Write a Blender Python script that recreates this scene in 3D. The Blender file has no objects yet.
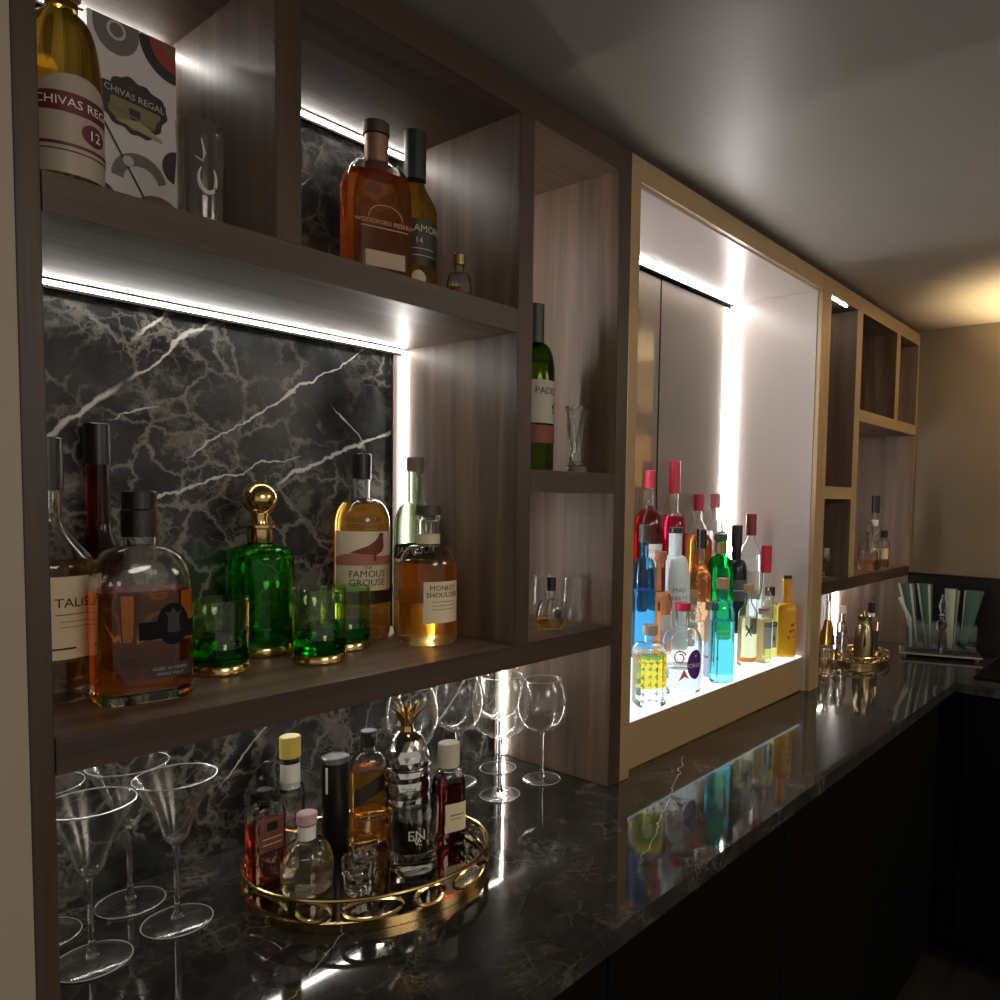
import bpy, bmesh, math, random
from mathutils import Vector, Matrix
random.seed(7)
PI = math.pi
sc = bpy.context.scene
COL = sc.collection
CT = 0.92                      # height of the worktop above the floor

# ------------------------------------------------------------------ camera
cam = bpy.data.cameras.new('camera'); cam_o = bpy.data.objects.new('camera', cam); COL.objects.link(cam_o)
CAM = Vector((-0.0751, -0.8576, 0.5540 + CT))
yaw, pitch, roll = math.radians(52.8488), math.radians(3.4825), math.radians(1.1549)
fwd = Vector((math.sin(yaw)*math.cos(pitch), math.cos(yaw)*math.cos(pitch), -math.sin(pitch)))
rt = Vector((math.cos(yaw), -math.sin(yaw), 0)); up = rt.cross(fwd)
r2 = rt*math.cos(roll) + up*math.sin(roll); u2 = up*math.cos(roll) - rt*math.sin(roll)
M = Matrix((r2, u2, -fwd)).transposed().to_4x4(); M.translation = CAM
cam_o.matrix_world = M
cam.sensor_fit = 'HORIZONTAL'; cam.sensor_width = 36.0; cam.lens = 36.0*760.24/1000
cam.shift_x = (500-615.4)/1000; cam.shift_y = (541.9-500)/1000
cam.clip_start = 0.02
sc.camera = cam_o

# ------------------------------------------------------------------ world, exposure
w = bpy.data.worlds.new('World'); sc.world = w; w.use_nodes = True
bg = w.node_tree.nodes['Background']
bg.inputs[0].default_value = (1.0, 0.91, 0.80, 1); bg.inputs[1].default_value = 0.25
sc.view_settings.view_transform = 'Standard'; sc.view_settings.look = 'None'
sc.view_settings.exposure = 0.5; sc.view_settings.gamma = 1.0
sc.view_settings.use_curve_mapping = False
cy = sc.cycles
cy.use_denoising = True
cy.max_bounces = 16; cy.diffuse_bounces = 3; cy.glossy_bounces = 6; cy.transmission_bounces = 14; cy.transparent_max_bounces = 24
cy.sample_clamp_indirect = 4.0; cy.sample_clamp_direct = 0.0
LED_COL = (1.0, 0.955, 0.89)
# added soft fill lamps behind the viewer, to brighten fronts and labels
for lx, ly, pw in ((0.2, -2.1, 13.5), (2.1, -1.9, 11.5)):
    ld = bpy.data.lights.new('added_front_fill', 'AREA'); ld.shape = 'DISK'; ld.size = 0.9; ld.energy = pw; ld.color = (1.0, 0.88, 0.73)
    lo_ = bpy.data.objects.new('added_front_fill', ld); COL.objects.link(lo_); lo_.location = (lx, ly, CT+1.17); lo_.rotation_euler = (math.radians(38), 0, 0)

# ------------------------------------------------------------------ materials
MATS = {}
def newmat(name):
    m = bpy.data.materials.new(name); m.use_nodes = True
    return m, m.node_tree.nodes, m.node_tree.links
def setp(b, **k):
    for n, v in k.items():
        n = n.replace('_', ' ')
        b.inputs[n].default_value = (*v, 1) if isinstance(v, tuple) else v
def pm(name, col, rough=0.5, metal=0.0, var=0.05, **k):
    """principled with a fine procedural variation of roughness"""
    if name in MATS: return MATS[name]
    m, N, L = newmat(name); b = N['Principled BSDF']
    setp(b, Base_Color=col, Roughness=rough, Metallic=metal, **k)
    tc = N.new('ShaderNodeTexCoord'); nz = N.new('ShaderNodeTexNoise'); nz.inputs['Scale'].default_value = 60
    mr = N.new('ShaderNodeMapRange'); mr.inputs[3].default_value = max(0, rough-var); mr.inputs[4].default_value = rough+var
    L.new(tc.outputs['Object'], nz.inputs['Vector']); L.new(nz.outputs['Fac'], mr.inputs[0]); L.new(mr.outputs[0], b.inputs['Roughness'])
    MATS[name] = m; return m
def glass(name, col=(1, 1, 1), ior=1.47, rough=0.0):
    if name in MATS: return MATS[name]
    m, N, L = newmat(name); N.remove(N['Principled BSDF'])
    g = N.new('ShaderNodeBsdfGlass'); g.inputs['Color'].default_value = (*col, 1); g.inputs['IOR'].default_value = ior
    g.inputs['Roughness'].default_value = rough
    L.new(g.outputs[0], N['Material Output'].inputs[0]); MATS[name] = m; return m
def thin_glass(name, col=(0.97, 0.98, 0.975), amount=1.0, power=4.0, rough=0.02):
    """thin-walled clear glass: passes light straight on and mirrors more toward its outline (Schlick)"""
    if name in MATS: return MATS[name]
    m, N, L = newmat(name); N.remove(N['Principled BSDF'])
    t = N.new('ShaderNodeBsdfTransparent'); t.inputs[0].default_value = (*col, 1)
    g = N.new('ShaderNodeBsdfGlossy'); g.inputs['Roughness'].default_value = rough; g.inputs[0].default_value = (1, 1, 1, 1)
    lw = N.new('ShaderNodeLayerWeight'); lw.inputs[0].default_value = 0.5
    p = N.new('ShaderNodeMath'); p.operation = 'POWER'; p.inputs[1].default_value = power; L.new(lw.outputs['Facing'], p.inputs[0])
    q = N.new('ShaderNodeMath'); q.operation = 'MULTIPLY_ADD'; q.inputs[1].default_value = 0.9*amount; q.inputs[2].default_value = 0.045; L.new(p.outputs[0], q.inputs[0])
    mx = N.new('ShaderNodeMixShader'); L.new(q.outputs[0], mx.inputs[0]); L.new(t.outputs[0], mx.inputs[1]); L.new(g.outputs[0], mx.inputs[2])
    L.new(mx.outputs[0], N['Material Output'].inputs[0]); MATS[name] = m; return m
def liquid(name, col):
    """clear coloured drink inside the glass; the tint is taken at both faces it is crossed"""
    if name in MATS: return MATS[name]
    m, N, L = newmat(name); N.remove(N['Principled BSDF'])
    t = N.new('ShaderNodeBsdfTransparent'); t.inputs[0].default_value = (*[math.sqrt(max(c, 0)) for c in col], 1)
    tl = N.new('ShaderNodeBsdfTranslucent'); tl.inputs[0].default_value = (*[min(1, c*1.1) for c in col], 1)
    mx = N.new('ShaderNodeMixShader'); mx.inputs[0].default_value = 0.13
    L.new(t.outputs[0], mx.inputs[1]); L.new(tl.outputs[0], mx.inputs[2])
    L.new(mx.outputs[0], N['Material Output'].inputs[0]); MATS[name] = m; return m
def emit(name, col, s):
    if name in MATS: return MATS[name]
    m, N, L = newmat(name); N.remove(N['Principled BSDF'])
    e = N.new('ShaderNodeEmission'); e.inputs[0].default_value = (*col, 1); e.inputs[1].default_value = s
    L.new(e.outputs[0], N['Material Output'].inputs[0]); MATS[name] = m; return m
def ramp(N, stops):
    r = N.new('ShaderNodeValToRGB'); e = r.color_ramp.elements
    while len(e) < len(stops): e.new(0.5)
    for k, (p, c) in enumerate(stops): e[k].position = p; e[k].color = (*c, 1)
    return r
def wood(name, axis, dark, light, rough=0.42):
    if name in MATS: return MATS[name]
    m, N, L = newmat(name); b = N['Principled BSDF']
    tc = N.new('ShaderNodeTexCoord'); mp = N.new('ShaderNodeMapping')
    s = [16, 16, 16]; s[axis] = 0.9; mp.inputs['Scale'].default_value = s
    n1 = N.new('ShaderNodeTexNoise'); n1.inputs['Scale'].default_value = 1.4; n1.inputs['Detail'].default_value = 6; n1.inputs['Distortion'].default_value = 0.9
    mp2 = N.new('ShaderNodeMapping'); s2 = [90, 90, 90]; s2[axis] = 3.0; mp2.inputs['Scale'].default_value = s2
    n2 = N.new('ShaderNodeTexNoise'); n2.inputs['Scale'].default_value = 2.0; n2.inputs['Detail'].default_value = 3
    mid = tuple((a+c)/2 for a, c in zip(dark, light))
    r = ramp(N, [(0.30, dark), (0.52, mid), (0.72, light)])
    mx = N.new('ShaderNodeMixRGB'); mx.blend_type = 'MULTIPLY'; mx.inputs[0].default_value = 0.35
    r2_ = ramp(N, [(0.3, (0.55, 0.55, 0.55)), (0.65, (1, 1, 1))])
    L.new(tc.outputs['Object'], mp.inputs[0]); L.new(mp.outputs[0], n1.inputs['Vector']); L.new(n1.outputs['Fac'], r.inputs[0])
    L.new(tc.outputs['Object'], mp2.inputs[0]); L.new(mp2.outputs[0], n2.inputs['Vector']); L.new(n2.outputs['Fac'], r2_.inputs[0])
    L.new(r.outputs[0], mx.inputs[1]); L.new(r2_.outputs[0], mx.inputs[2]); L.new(mx.outputs[0], b.inputs['Base Color'])
    bp = N.new('ShaderNodeBump'); bp.inputs['Strength'].default_value = 0.12; bp.inputs['Distance'].default_value = 0.002
    L.new(n2.outputs['Fac'], bp.inputs['Height']); L.new(bp.outputs[0], b.inputs['Normal'])
    b.inputs['Roughness'].default_value = rough
    MATS[name] = m; return m

def math_node(N, L, op, a, bb=None, clamp=False):
    n = N.new('ShaderNodeMath'); n.operation = op; n.use_clamp = clamp
    for k, v in enumerate((a, bb)):
        if v is None: continue
        if isinstance(v, (int, float)): n.inputs[k].default_value = v
        else: L.new(v, n.inputs[k])
    return n.outputs[0]

def stone(name, base_a, base_b, tan, veins, tan_amt, rough, vein_axes=('X', 'Z'), scale=1.0, coat=0.0, gate=(0.40, 0.58), spec=0.5):
    """dark marble: mottled ground, brown net, and a few straight white veins in the plane of the slab"""
    m, N, L = newmat(name); b = N['Principled BSDF']
    tc = N.new('ShaderNodeTexCoord')
    nw = N.new('ShaderNodeTexNoise'); nw.inputs['Scale'].default_value = 13*scale; nw.inputs['Detail'].default_value = 8; nw.inputs['Roughness'].default_value = 0.68
    add = N.new('ShaderNodeVectorMath'); add.operation = 'MULTIPLY_ADD'
    add.inputs[1].default_value = (0.075/scale,)*3
    L.new(tc.outputs['Object'], nw.inputs['Vector']); L.new(nw.outputs['Color'], add.inputs[0]); L.new(tc.outputs['Object'], add.inputs[2])
    n1 = N.new('ShaderNodeTexNoise'); n1.inputs['Scale'].default_value = 12*scale; n1.inputs['Detail'].default_value = 6
    L.new(add.outputs[0], n1.inputs['Vector'])
    ground = ramp(N, [(0.35, base_a), (0.68, base_b)]); L.new(n1.outputs['Fac'], ground.inputs[0])
    # brown and grey broken net
    vo = N.new('ShaderNodeTexVoronoi'); vo.feature = 'DISTANCE_TO_EDGE'; vo.inputs['Scale'].default_value = 15*scale
    L.new(add.outputs[0], vo.inputs['Vector'])
    net = N.new('ShaderNodeMapRange'); net.inputs[1].default_value = 0.0; net.inputs[2].default_value = 0.06; net.inputs[3].default_value = 1; net.inputs[4].default_value = 0
    L.new(vo.outputs['Distance'], net.inputs[0])
    vo2 = N.new('ShaderNodeTexVoronoi'); vo2.feature = 'DISTANCE_TO_EDGE'; vo2.inputs['Scale'].default_value = 42*scale; L.new(add.outputs[0], vo2.inputs['Vector'])
    net2 = N.new('ShaderNodeMapRange'); net2.inputs[1].default_value = 0.0; net2.inputs[2].default_value = 0.09; net2.inputs[3].default_value = 0.75; net2.inputs[4].default_value = 0
    L.new(vo2.outputs['Distance'], net2.inputs[0])
    ng = N.new('ShaderNodeTexNoise'); ng.inputs['Scale'].default_value = 11*scale; ng.inputs['Detail'].default_value = 3; L.new(add.outputs[0], ng.inputs['Vector'])
    g2 = N.new('ShaderNodeMapRange'); g2.inputs[1].default_value = 0.47; g2.inputs[2].default_value = 0.58; L.new(ng.outputs['Fac'], g2.inputs[0])
    fine = math_node(N, L, 'MULTIPLY', net2.outputs[0], g2.outputs[0])
    n2 = N.new('ShaderNodeTexNoise'); n2.inputs['Scale'].default_value = 5.5*scale; n2.inputs['Detail'].default_value = 5; n2.inputs['Roughness'].default_value = 0.65
    L.new(tc.outputs['Object'], n2.inputs['Vector'])
    pm_ = N.new('ShaderNodeMapRange'); pm_.inputs[1].default_value = gate[0]; pm_.inputs[2].default_value = gate[1]
    L.new(n2.outputs['Fac'], pm_.inputs[0])
    n3 = N.new('ShaderNodeTexNoise'); n3.inputs['Scale'].default_value = 17*scale; n3.inputs['Detail'].default_value = 7; n3.inputs['Roughness'].default_value = 0.62
    L.new(add.outputs[0], n3.inputs['Vector'])
    blot = N.new('ShaderNodeMapRange'); blot.inputs[1].default_value = 0.535; blot.inputs[2].default_value = 0.62
    L.new(n3.outputs['Fac'], blot.inputs[0])
    netm = math_node(N, L, 'MAXIMUM', math_node(N, L, 'MAXIMUM', net.outputs[0], fine), math_node(N, L, 'MULTIPLY', blot.outputs[0], 0.6))
    fac = math_node(N, L, 'MULTIPLY', math_node(N, L, 'MULTIPLY', netm, pm_.outputs[0]), tan_amt, True)
    mx = N.new('ShaderNodeMixRGB'); L.new(fac, mx.inputs[0]); L.new(ground.outputs[0], mx.inputs[1])
    tr = ramp(N, [(0.35, tan), (0.65, tuple(min(1, c*1.7) for c in tan))]); L.new(n1.outputs['Fac'], tr.inputs[0]); L.new(tr.outputs[0], mx.inputs[2])
    colour = mx.outputs[0]
    sx = N.new('ShaderNodeSeparateXYZ'); L.new(tc.outputs['Object'], sx.inputs[0])
    A, Z = sx.outputs[vein_axes[0]], sx.outputs[vein_axes[1]]
    nv = N.new('ShaderNodeTexNoise'); nv.inputs['Scale'].default_value = 13; nv.inputs['Detail'].default_value = 5; nv.inputs['Roughness'].default_value = 0.6
    L.new(tc.outputs['Object'], nv.inputs['Vector'])
    wob = math_node(N, L, 'MULTIPLY', math_node(N, L, 'SUBTRACT', nv.outputs['Fac'], 0.5), 0.055)
    nt = N.new('ShaderNodeTexNoise'); nt.inputs['Scale'].default_value = 25; L.new(tc.outputs['Object'], nt.inputs['Vector'])
    acc = None
    for (x0, z0, x1, z1, wd) in veins:
        k = (z1-z0)/(x1-x0); cosn = 1/math.sqrt(1+k*k)
        line = math_node(N, L, 'ADD', math_node(N, L, 'MULTIPLY', math_node(N, L, 'SUBTRACT', A, x0), k), z0)
        d = math_node(N, L, 'ABSOLUTE', math_node(N, L, 'MULTIPLY', math_node(N, L, 'ADD', math_node(N, L, 'SUBTRACT', Z, line), wob), cosn))
        wn = math_node(N, L, 'MULTIPLY', math_node(N, L, 'ADD', nt.outputs['Fac'], -0.12), wd*2.4)
        v = math_node(N, L, 'SUBTRACT', 1.0, math_node(N, L, 'DIVIDE', d, wn), True)
        a = math_node(N, L, 'MULTIPLY', math_node(N, L, 'SUBTRACT', A, x0), 40, True)
        c = math_node(N, L, 'MULTIPLY', math_node(N, L, 'SUBTRACT', x1, A), 40, True)
        v = math_node(N, L, 'MULTIPLY', math_node(N, L, 'MULTIPLY', v, a), c)
        v = math_node(N, L, 'MULTIPLY', v, 1.6, True)
        acc = v if acc is None else math_node(N, L, 'MAXIMUM', acc, v)
    if acc is not None:
        m2 = N.new('ShaderNodeMixRGB'); L.new(acc, m2.inputs[0]); L.new(colour, m2.inputs[1]); m2.inputs[2].default_value = (0.72, 0.70, 0.66, 1); colour = m2.outputs[0]
    L.new(colour, b.inputs['Base Color'])
    setp(b, Roughness=rough, Coat_Weight=coat, Coat_Roughness=0.03, Specular_IOR_Level=spec)
    MATS[name] = m; return m

DARK, LIGHT = (0.105, 0.068, 0.048), (0.285, 0.195, 0.142)  # inside wood raised: lit look of the compartments partly in its colour
W_V = wood('wood_upright', 2, DARK, LIGHT)
W_H = wood('wood_long', 0, DARK, LIGHT)
W_D = wood('wood_deep', 1, DARK, LIGHT)
W_FV = wood('wood_dimmed_front_upright', 2, (0.034, 0.019, 0.012), (0.076, 0.045, 0.030), 0.45)  # same wood darkened: the dimmer look of the fronts put into the colour
W_FH = wood('wood_dimmed_front_long', 0, (0.034, 0.019, 0.012), (0.076, 0.045, 0.030), 0.45)
LACQ = pm('taupe_lacquer', (0.56, 0.50, 0.47), 0.27, 0.0, 0.006)
BRONZE = pm('bronze_lacquer', (0.40, 0.29, 0.155), 0.33, 0.22, 0.01)
VEINS = [(0.20, 0.555+CT, 0.345, 0.698+CT, 0.0050), (0.345, 0.698+CT, 0.47, 0.806+CT, 0.0032), (0.352, 0.749+CT, 0.41, 0.806+CT, 0.0032),
         (0.42, 0.592+CT, 0.73, 0.806+CT, 0.0022), (0.36, 0.528+CT, 0.60, 0.606+CT, 0.0022), (0.553, 0.56+CT, 0.80, 0.672+CT, 0.0034),
         (0.322, 0.638+CT, 0.39, 0.668+CT, 0.0022), (0.65, 0.70+CT, 0.72, 0.624+CT, 0.0016), (0.46, 0.10+CT, 0.60, 0.25+CT, 0.0016),
         (0.80, 0.02+CT, 1.02, 0.25+CT, 0.0045), (0.43, 0.87+CT, 0.62, 1.06+CT, 0.0028), (0.20, 0.30+CT, 0.44, 0.37+CT, 0.003)]
MARBLE = stone('black_marble', (0.012, 0.0135, 0.015), (0.062, 0.068, 0.070), (0.185, 0.175, 0.145), VEINS, 1.15, 0.28, gate=(0.36, 0.52), spec=0.25)
CVE = [(0.20, -0.20, 0.60, 0.05, 0.0008), (0.85, -0.22, 1.30, -0.02, 0.0009)]
COUNTER = stone('dark_polished_stone', (0.020, 0.0195, 0.018), (0.040, 0.039, 0.036), (0.115, 0.10, 0.075), CVE, 0.85, 0.055, ('X', 'Y'), 1.9, gate=(0.50, 0.66))
LED = emit('led_light', LED_COL, 27.0)
LED_B = emit('led_light_bright', (1.0, 0.96, 0.93), 44.0)
LED_SOFT = emit('led_light_soft', LED_COL, 34.0)
LIGHTBOX = emit('lightbox_glow', (0.86, 0.97, 1.0), 0.95)
GLASS = glass('clear_glass', (0.985, 0.995, 0.99))
GOLD = pm('brass_gold', (0.72, 0.52, 0.22), 0.18, 1.0)
CHROME = pm('chrome', (0.75, 0.74, 0.72), 0.10, 1.0)
BLACK = pm('black_plastic', (0.012, 0.012, 0.012), 0.35)
CREAM = pm('cream_paper', (0.80, 0.68, 0.46), 0.6)
WHITE = pm('white_paper', (0.85, 0.84, 0.80), 0.6)
INK = pm('black_ink', (0.02, 0.018, 0.016), 0.6)
CORK = pm('cork_wood', (0.45, 0.27, 0.15), 0.7)
RED = pm('red_cap', (0.50, 0.02, 0.05), 0.35)

# ------------------------------------------------------------------ mesh helpers
def link(name, verts, faces, mat, parent=None, smooth=False):
    me = bpy.data.meshes.new(name); me.from_pydata([tuple(v) for v in verts], [], faces); me.update()
    if mat: me.materials.append(mat)
    o = bpy.data.objects.new(name, me); COL.objects.link(o)
    if parent: o.parent = parent
    if smooth:
        for p in me.polygons: p.use_smooth = True
        try: me.set_sharp_from_angle(angle=math.radians(38))
        except Exception: pass
    return o
def tag(o, label=None, cat=None, group=None, kind=None):
    if label: o['label'] = label
    if cat: o['category'] = cat
    if group: o['group'] = group
    if kind: o['kind'] = kind
    return o
def thing(name, label, cat, loc, rotz=0.0, group=None):
    o = bpy.data.objects.new(name, None); COL.objects.link(o); o.empty_display_size = 0.02
    o.location = loc; o.rotation_euler = (0, 0, rotz)
    return tag(o, label, cat, group)
def box(name, x0, x1, y0, y1, z0, z1, mat, parent=None, bev=0.0015):
    """bevelled box; coordinates relative to the parent"""
    bm = bmesh.new(); bmesh.ops.create_cube(bm, size=1)
    for v in bm.verts:
        v.co = Vector(((x0+x1)/2 + v.co.x*(x1-x0), (y0+y1)/2 + v.co.y*(y1-y0), (z0+z1)/2 + v.co.z*(z1-z0)))
    if bev > 0:
        bmesh.ops.bevel(bm, geom=bm.edges[:], offset=min(bev, (x1-x0)/3, (y1-y0)/3, (z1-z0)/3), segments=2, affect='EDGES', profile=0.6)
    me = bpy.data.meshes.new(name); bm.to_mesh(me); bm.free(); me.materials.append(mat)
    o = bpy.data.objects.new(name, me); COL.objects.link(o)
    if parent: o.parent = parent
    return o
def cross(th, n, sx, sy):
    c, s = abs(math.cos(th))/sx, abs(math.sin(th))/sy
    return (c**n + s**n)**(-1.0/n)
def shape_r(th, r, k, sh):
    """radius in direction th: k = 1 follows the body's section sh = (power, sx, sy), 0 is round"""
    if k <= 0 or sh is None: return r
    return r*((1-k) + k*cross(th, *sh))
def lathe_geo(prof, seg=32, sh=None):
    """prof: (r, z[, k]) from the axis round to the axis or open; returns verts, faces"""
    V, F, rings = [], [], []
    for p in prof:
        r, z = p[0], p[1]; k = p[2] if len(p) > 2 else 0
        if r < 1e-6:
            V.append((0, 0, z)); rings.append([len(V)-1])
        else:
            st = len(V)
            for i in range(seg):
                t = 2*PI*i/seg + (PI/seg if sh else 0); rr = shape_r(t, r, k, sh)
                V.append((rr*math.cos(t), rr*math.sin(t), z))
            rings.append(list(range(st, st+seg)))
    for a, b in zip(rings, rings[1:]):
        if len(a) == 1 and len(b) == 1: continue
        for i in range(seg):
            j = (i+1) % seg
            if len(a) == 1: F.append((a[0], b[j], b[i]))
            elif len(b) == 1: F.append((a[i], a[j], b[0]))
            else: F.append((a[i], a[j], b[j], b[i]))
    return V, F
def lathe(name, prof, mat, parent, seg=32, sh=None, at=(0, 0, 0)):
    V, F = lathe_geo(prof, seg, sh)
    return link(name, [(v[0]+at[0], v[1]+at[1], v[2]+at[2]) for v in V], F, mat, parent, True)
def tube_geo(pts, rad, seg=8, closed=False):
    V, F = [], []; n = len(pts); pts = [Vector(p) for p in pts]
    for i, p in enumerate(pts):
        a = pts[i-1] if (i or closed) else p; b = pts[(i+1) % n] if (i < n-1 or closed) else p
        t = (b-a).normalized(); ref = Vector((0, 0, 1)) if abs(t.z) < 0.9 else Vector((1, 0, 0))
        u = t.cross(ref).normalized(); v = u.cross(t); rr = rad[i] if isinstance(rad, (list, tuple)) else rad
        for k in range(seg): V.append(p + (u*math.cos(2*PI*k/seg) + v*math.sin(2*PI*k/seg))*rr)
    for i in range(n if closed else n-1):
        j = (i+1) % n
        for k in range(seg): F.append((i*seg+k, i*seg+(k+1) % seg, j*seg+(k+1) % seg, j*seg+k))
    if not closed: F += [tuple(range(seg-1, -1, -1)), tuple(range((n-1)*seg, n*seg))]
    return V, F
def merge(geos):
    V, F = [], []
    for v, f in geos:
        o = len(V); V += [tuple(q) for q in v]; F += [tuple(i+o for i in g) for g in f]
    return V, F

# ------------------------------------------------------------------ lettering
TXT = {}
def text_geo(s):
    if s in TXT: return TXT[s]
    c = bpy.data.curves.new('lettering', 'FONT'); c.body = s; c.align_x = 'CENTER'; c.size = 1.0; c.resolution_u = 2
    o = bpy.data.objects.new('lettering', c); me = o.to_mesh()
    V = [tuple(v.co) for v in me.vertices]; F = [tuple(p.vertices) for p in me.polygons]
    o.to_mesh_clear(); bpy.data.objects.remove(o); bpy.data.curves.remove(c)
    TXT[s] = (V, F); return V, F
def text_flat(s, size, bold=0.0, sx=1.0):
    V, F = text_geo(s)
    zs = [v[1] for v in V] or [0]; mid = (min(zs)+max(zs))/2
    return [(v[0]*size*sx, (v[1]-mid)*size) for v in V], F
def densify(V2, F, step):
    """cut long triangles so lettering can follow a curve"""
    bm = bmesh.new(); vs = [bm.verts.new((a, b, 0)) for a, b in V2]
    for f in F:
        try: bm.faces.new([vs[i] for i in f])
        except ValueError: pass
    V = [(v.co.x, v.co.y) for v in bm.verts]; bm.verts.index_update(); Fo = [tuple(v.index for v in f.verts) for f in bm.faces]; bm.free()
    return V, Fo

# ------------------------------------------------------------------ bottle builder
def shoulder(R, rn, z0, z1, kind, k0=1, n=9):
    out = []
    for i in range(1, n+1):
        t = i/n
        if kind == 'round': a = t*PI/2; r = rn+(R-rn)*math.cos(a)**0.85; z = z0+(z1-z0)*math.sin(a)**0.95
        elif kind == 'S': r = rn+(R-rn)*(0.5+0.5*math.cos(PI*t)); z = z0+(z1-z0)*t
        elif kind == 'cone': r = rn+(R-rn)*(1-t); z = z0+(z1-z0)*t
        elif kind == 'sq': a = t*PI/2; r = rn+(R-rn)*max(0, math.cos(a))**0.5; z = z0+(z1-z0)*math.sin(a)**0.8
        out.append((r, z, k0*(1-t)**0.7 if t < 1 else 0))
    return out
class Prof:
    """outer section of a bottle: base, body, shoulder, neck"""
    def __init__(s, R, h_body, h_neck, h_top, rn, kind='round', sh=None, waist=None, base=0.005, r_low=None):
        k = 1 if sh else 0; s.sh = sh; s.R = R; s.base = base
        rl = r_low or R
        p = [(0, 0.0015, k), (rl*0.80, 0.0012, k), (rl*0.93, 0, k), (rl*0.985, 0.003, k), (rl, 0.009, k)]
        if waist:
            for z, r in waist: p.append((r, z, k))
        p.append((R, h_body*0.6 + 0.4*0.009, k) if not waist else (R, h_body*0.97, k)); p.append((R, h_body, k))
        p += shoulder(R, rn, h_body, h_neck, kind, k)
        p += [(rn, h_top-0.006, 0), (rn*1.12, h_top-0.005, 0), (rn*1.12, h_top, 0)]
        s.p = p; s.top = h_top; s.rn = rn
    def at(s, z):
        q = s.p
        for a, b in zip(q[1:], q[2:]):
            if a[1] <= z <= b[1] and b[1] > a[1]:
                t = (z-a[1])/(b[1]-a[1]); return a[0]+(b[0]-a[0])*t, a[2]+(b[2]-a[2])*t
        return s.p[-1][0], 0
def bottle_parts(root, P, glass_mat, liq_mat=None, level=0.0, wall=0.0022, seg=36):
    outer = list(P.p)
    base = max(P.base, 0.004)
    lv = level if liq_mat else base
    rr, kk = P.at(lv)
    inner_top = [(max(0.002, q[0]-wall), q[1], q[2]) for q in P.p if q[1] > lv+0.001 and q[1] < P.top-0.0055]
    cav = [(P.rn*0.72, P.top, 0)] + [(max(0.002, q[0]-wall), q[1], q[2]) for q in reversed(P.p) if q[1] > lv+0.001 and q[1] < P.top-0.0055] + [(rr-wall, lv+0.0006, kk), (0, lv+0.0006, kk)]
    g = lathe('glass_body', outer+cav, glass_mat, root, seg, P.sh)
    if liq_mat:
        lp = [(0, base, P.p[0][2]), (max(0.002, P.at(base)[0]-wall-0.003), base, P.p[0][2]), (P.at(base+0.004)[0]-wall, base+0.004, P.at(base+0.004)[1])]
        lp += [(max(0.002, q[0]-wall), q[1], q[2]) for q in P.p if base+0.005 < q[1] < lv-0.001] + [(rr-wall, lv, kk), (0, lv, kk)]
        lathe('liquid', lp, liq_mat, root, seg, P.sh)
    return g
def wrap(P, off):
    def f(u, z):
        """u = distance round the body from the middle of the front (local -Y)"""
        r, k = P.at(z)
        if P.sh and k > 0.3 and P.sh[0] > 3:                          # flat front
            x = u; hw = r*P.sh[1]
            lo, hi = -PI, 0.0
            t = -PI/2
            # direction whose surface point has this x
            a, b = -PI+0.02, -0.02
            for _ in range(22):
                t = (a+b)/2
                if shape_r(t, r, k, P.sh)*math.cos(t) < x: a = t
                else: b = t
            q = shape_r(t, r, k, P.sh) + off
            return (q*math.cos(t), q*math.sin(t), z)
        t = -PI/2 + u/max(r, 1e-4)
        q = shape_r(t, r, k, P.sh) + off
        return (q*math.cos(t), q*math.sin(t), z)
    return f
def paper(root, P, u0, u1, z0, z1, mat, name='label', off=0.0004, arch=0.0, nu=24, nz=6, parent=None):
    f = wrap(P, off); V, F = [], []
    for j in range(nz+1):
        for i in range(nu+1):
            u = u0+(u1-u0)*i/nu; e = 1-((2*i/nu-1)**2)
            z = z0+(z1-z0+arch*e)*j/nz; V.append(f(u, z))
    for j in range(nz):
        for i in range(nu):
            a = j*(nu+1)+i; F.append((a, a+1, a+nu+2, a+nu+1))
    return link(name, V, F, mat, parent or root, True)
def poly_wrap(name, P, pts, mat, parent, off=0.0008, cuts=3):
    """flat print of any outline laid round the body, cut fine enough to follow it"""
    bm = bmesh.new(); bm.faces.new([bm.verts.new((a, b, 0)) for a, b in pts])
    bmesh.ops.triangulate(bm, faces=bm.faces[:]); bmesh.ops.subdivide_edges(bm, edges=bm.edges[:], cuts=cuts, use_grid_fill=True)
    bmesh.ops.triangulate(bm, faces=bm.faces[:])
    f = wrap(P, off); bm.verts.index_update()
    V = [f(v.co.x, v.co.y) for v in bm.verts]; F = [tuple(v.index for v in q.verts) for q in bm.faces]; bm.free()
    return link(name, V, F, mat, parent)
def oval(root, P, uc, zc, a, b, mat, name='emblem', off=0.0008, pts=None, parent=None, cuts=4):
    if pts is None: pts = [(math.cos(2*PI*i/24), math.sin(2*PI*i/24)) for i in range(24)]
    return poly_wrap(name, P, [(uc+p[0]*a, zc+p[1]*b) for p in pts], mat, parent or root, off, cuts)
def letter(root, P, s, uc, zc, size, mat, parent, off=0.0009, sx=1.0):
    V2, F = text_flat(s, size, sx=sx); f = wrap(P, off)
    return link('lettering', [f(uc+a, zc+b) for a, b in V2], F, mat, parent)
def cap(root, r, z0, z1, mat, name='cap', seg=28, lip=0.0):
    b = 0.0012
    pr = [(0, z0), (r-lip*0, z0), (r, z0+b), (r, z1-b), (r-b, z1), (0, z1)]
    return lathe(name, pr, mat, root, seg)
def face_cam(loc, turn=0.0):
    d = CAM - Vector(loc); return math.atan2(d.y, d.x) + PI/2 + math.radians(turn)

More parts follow.
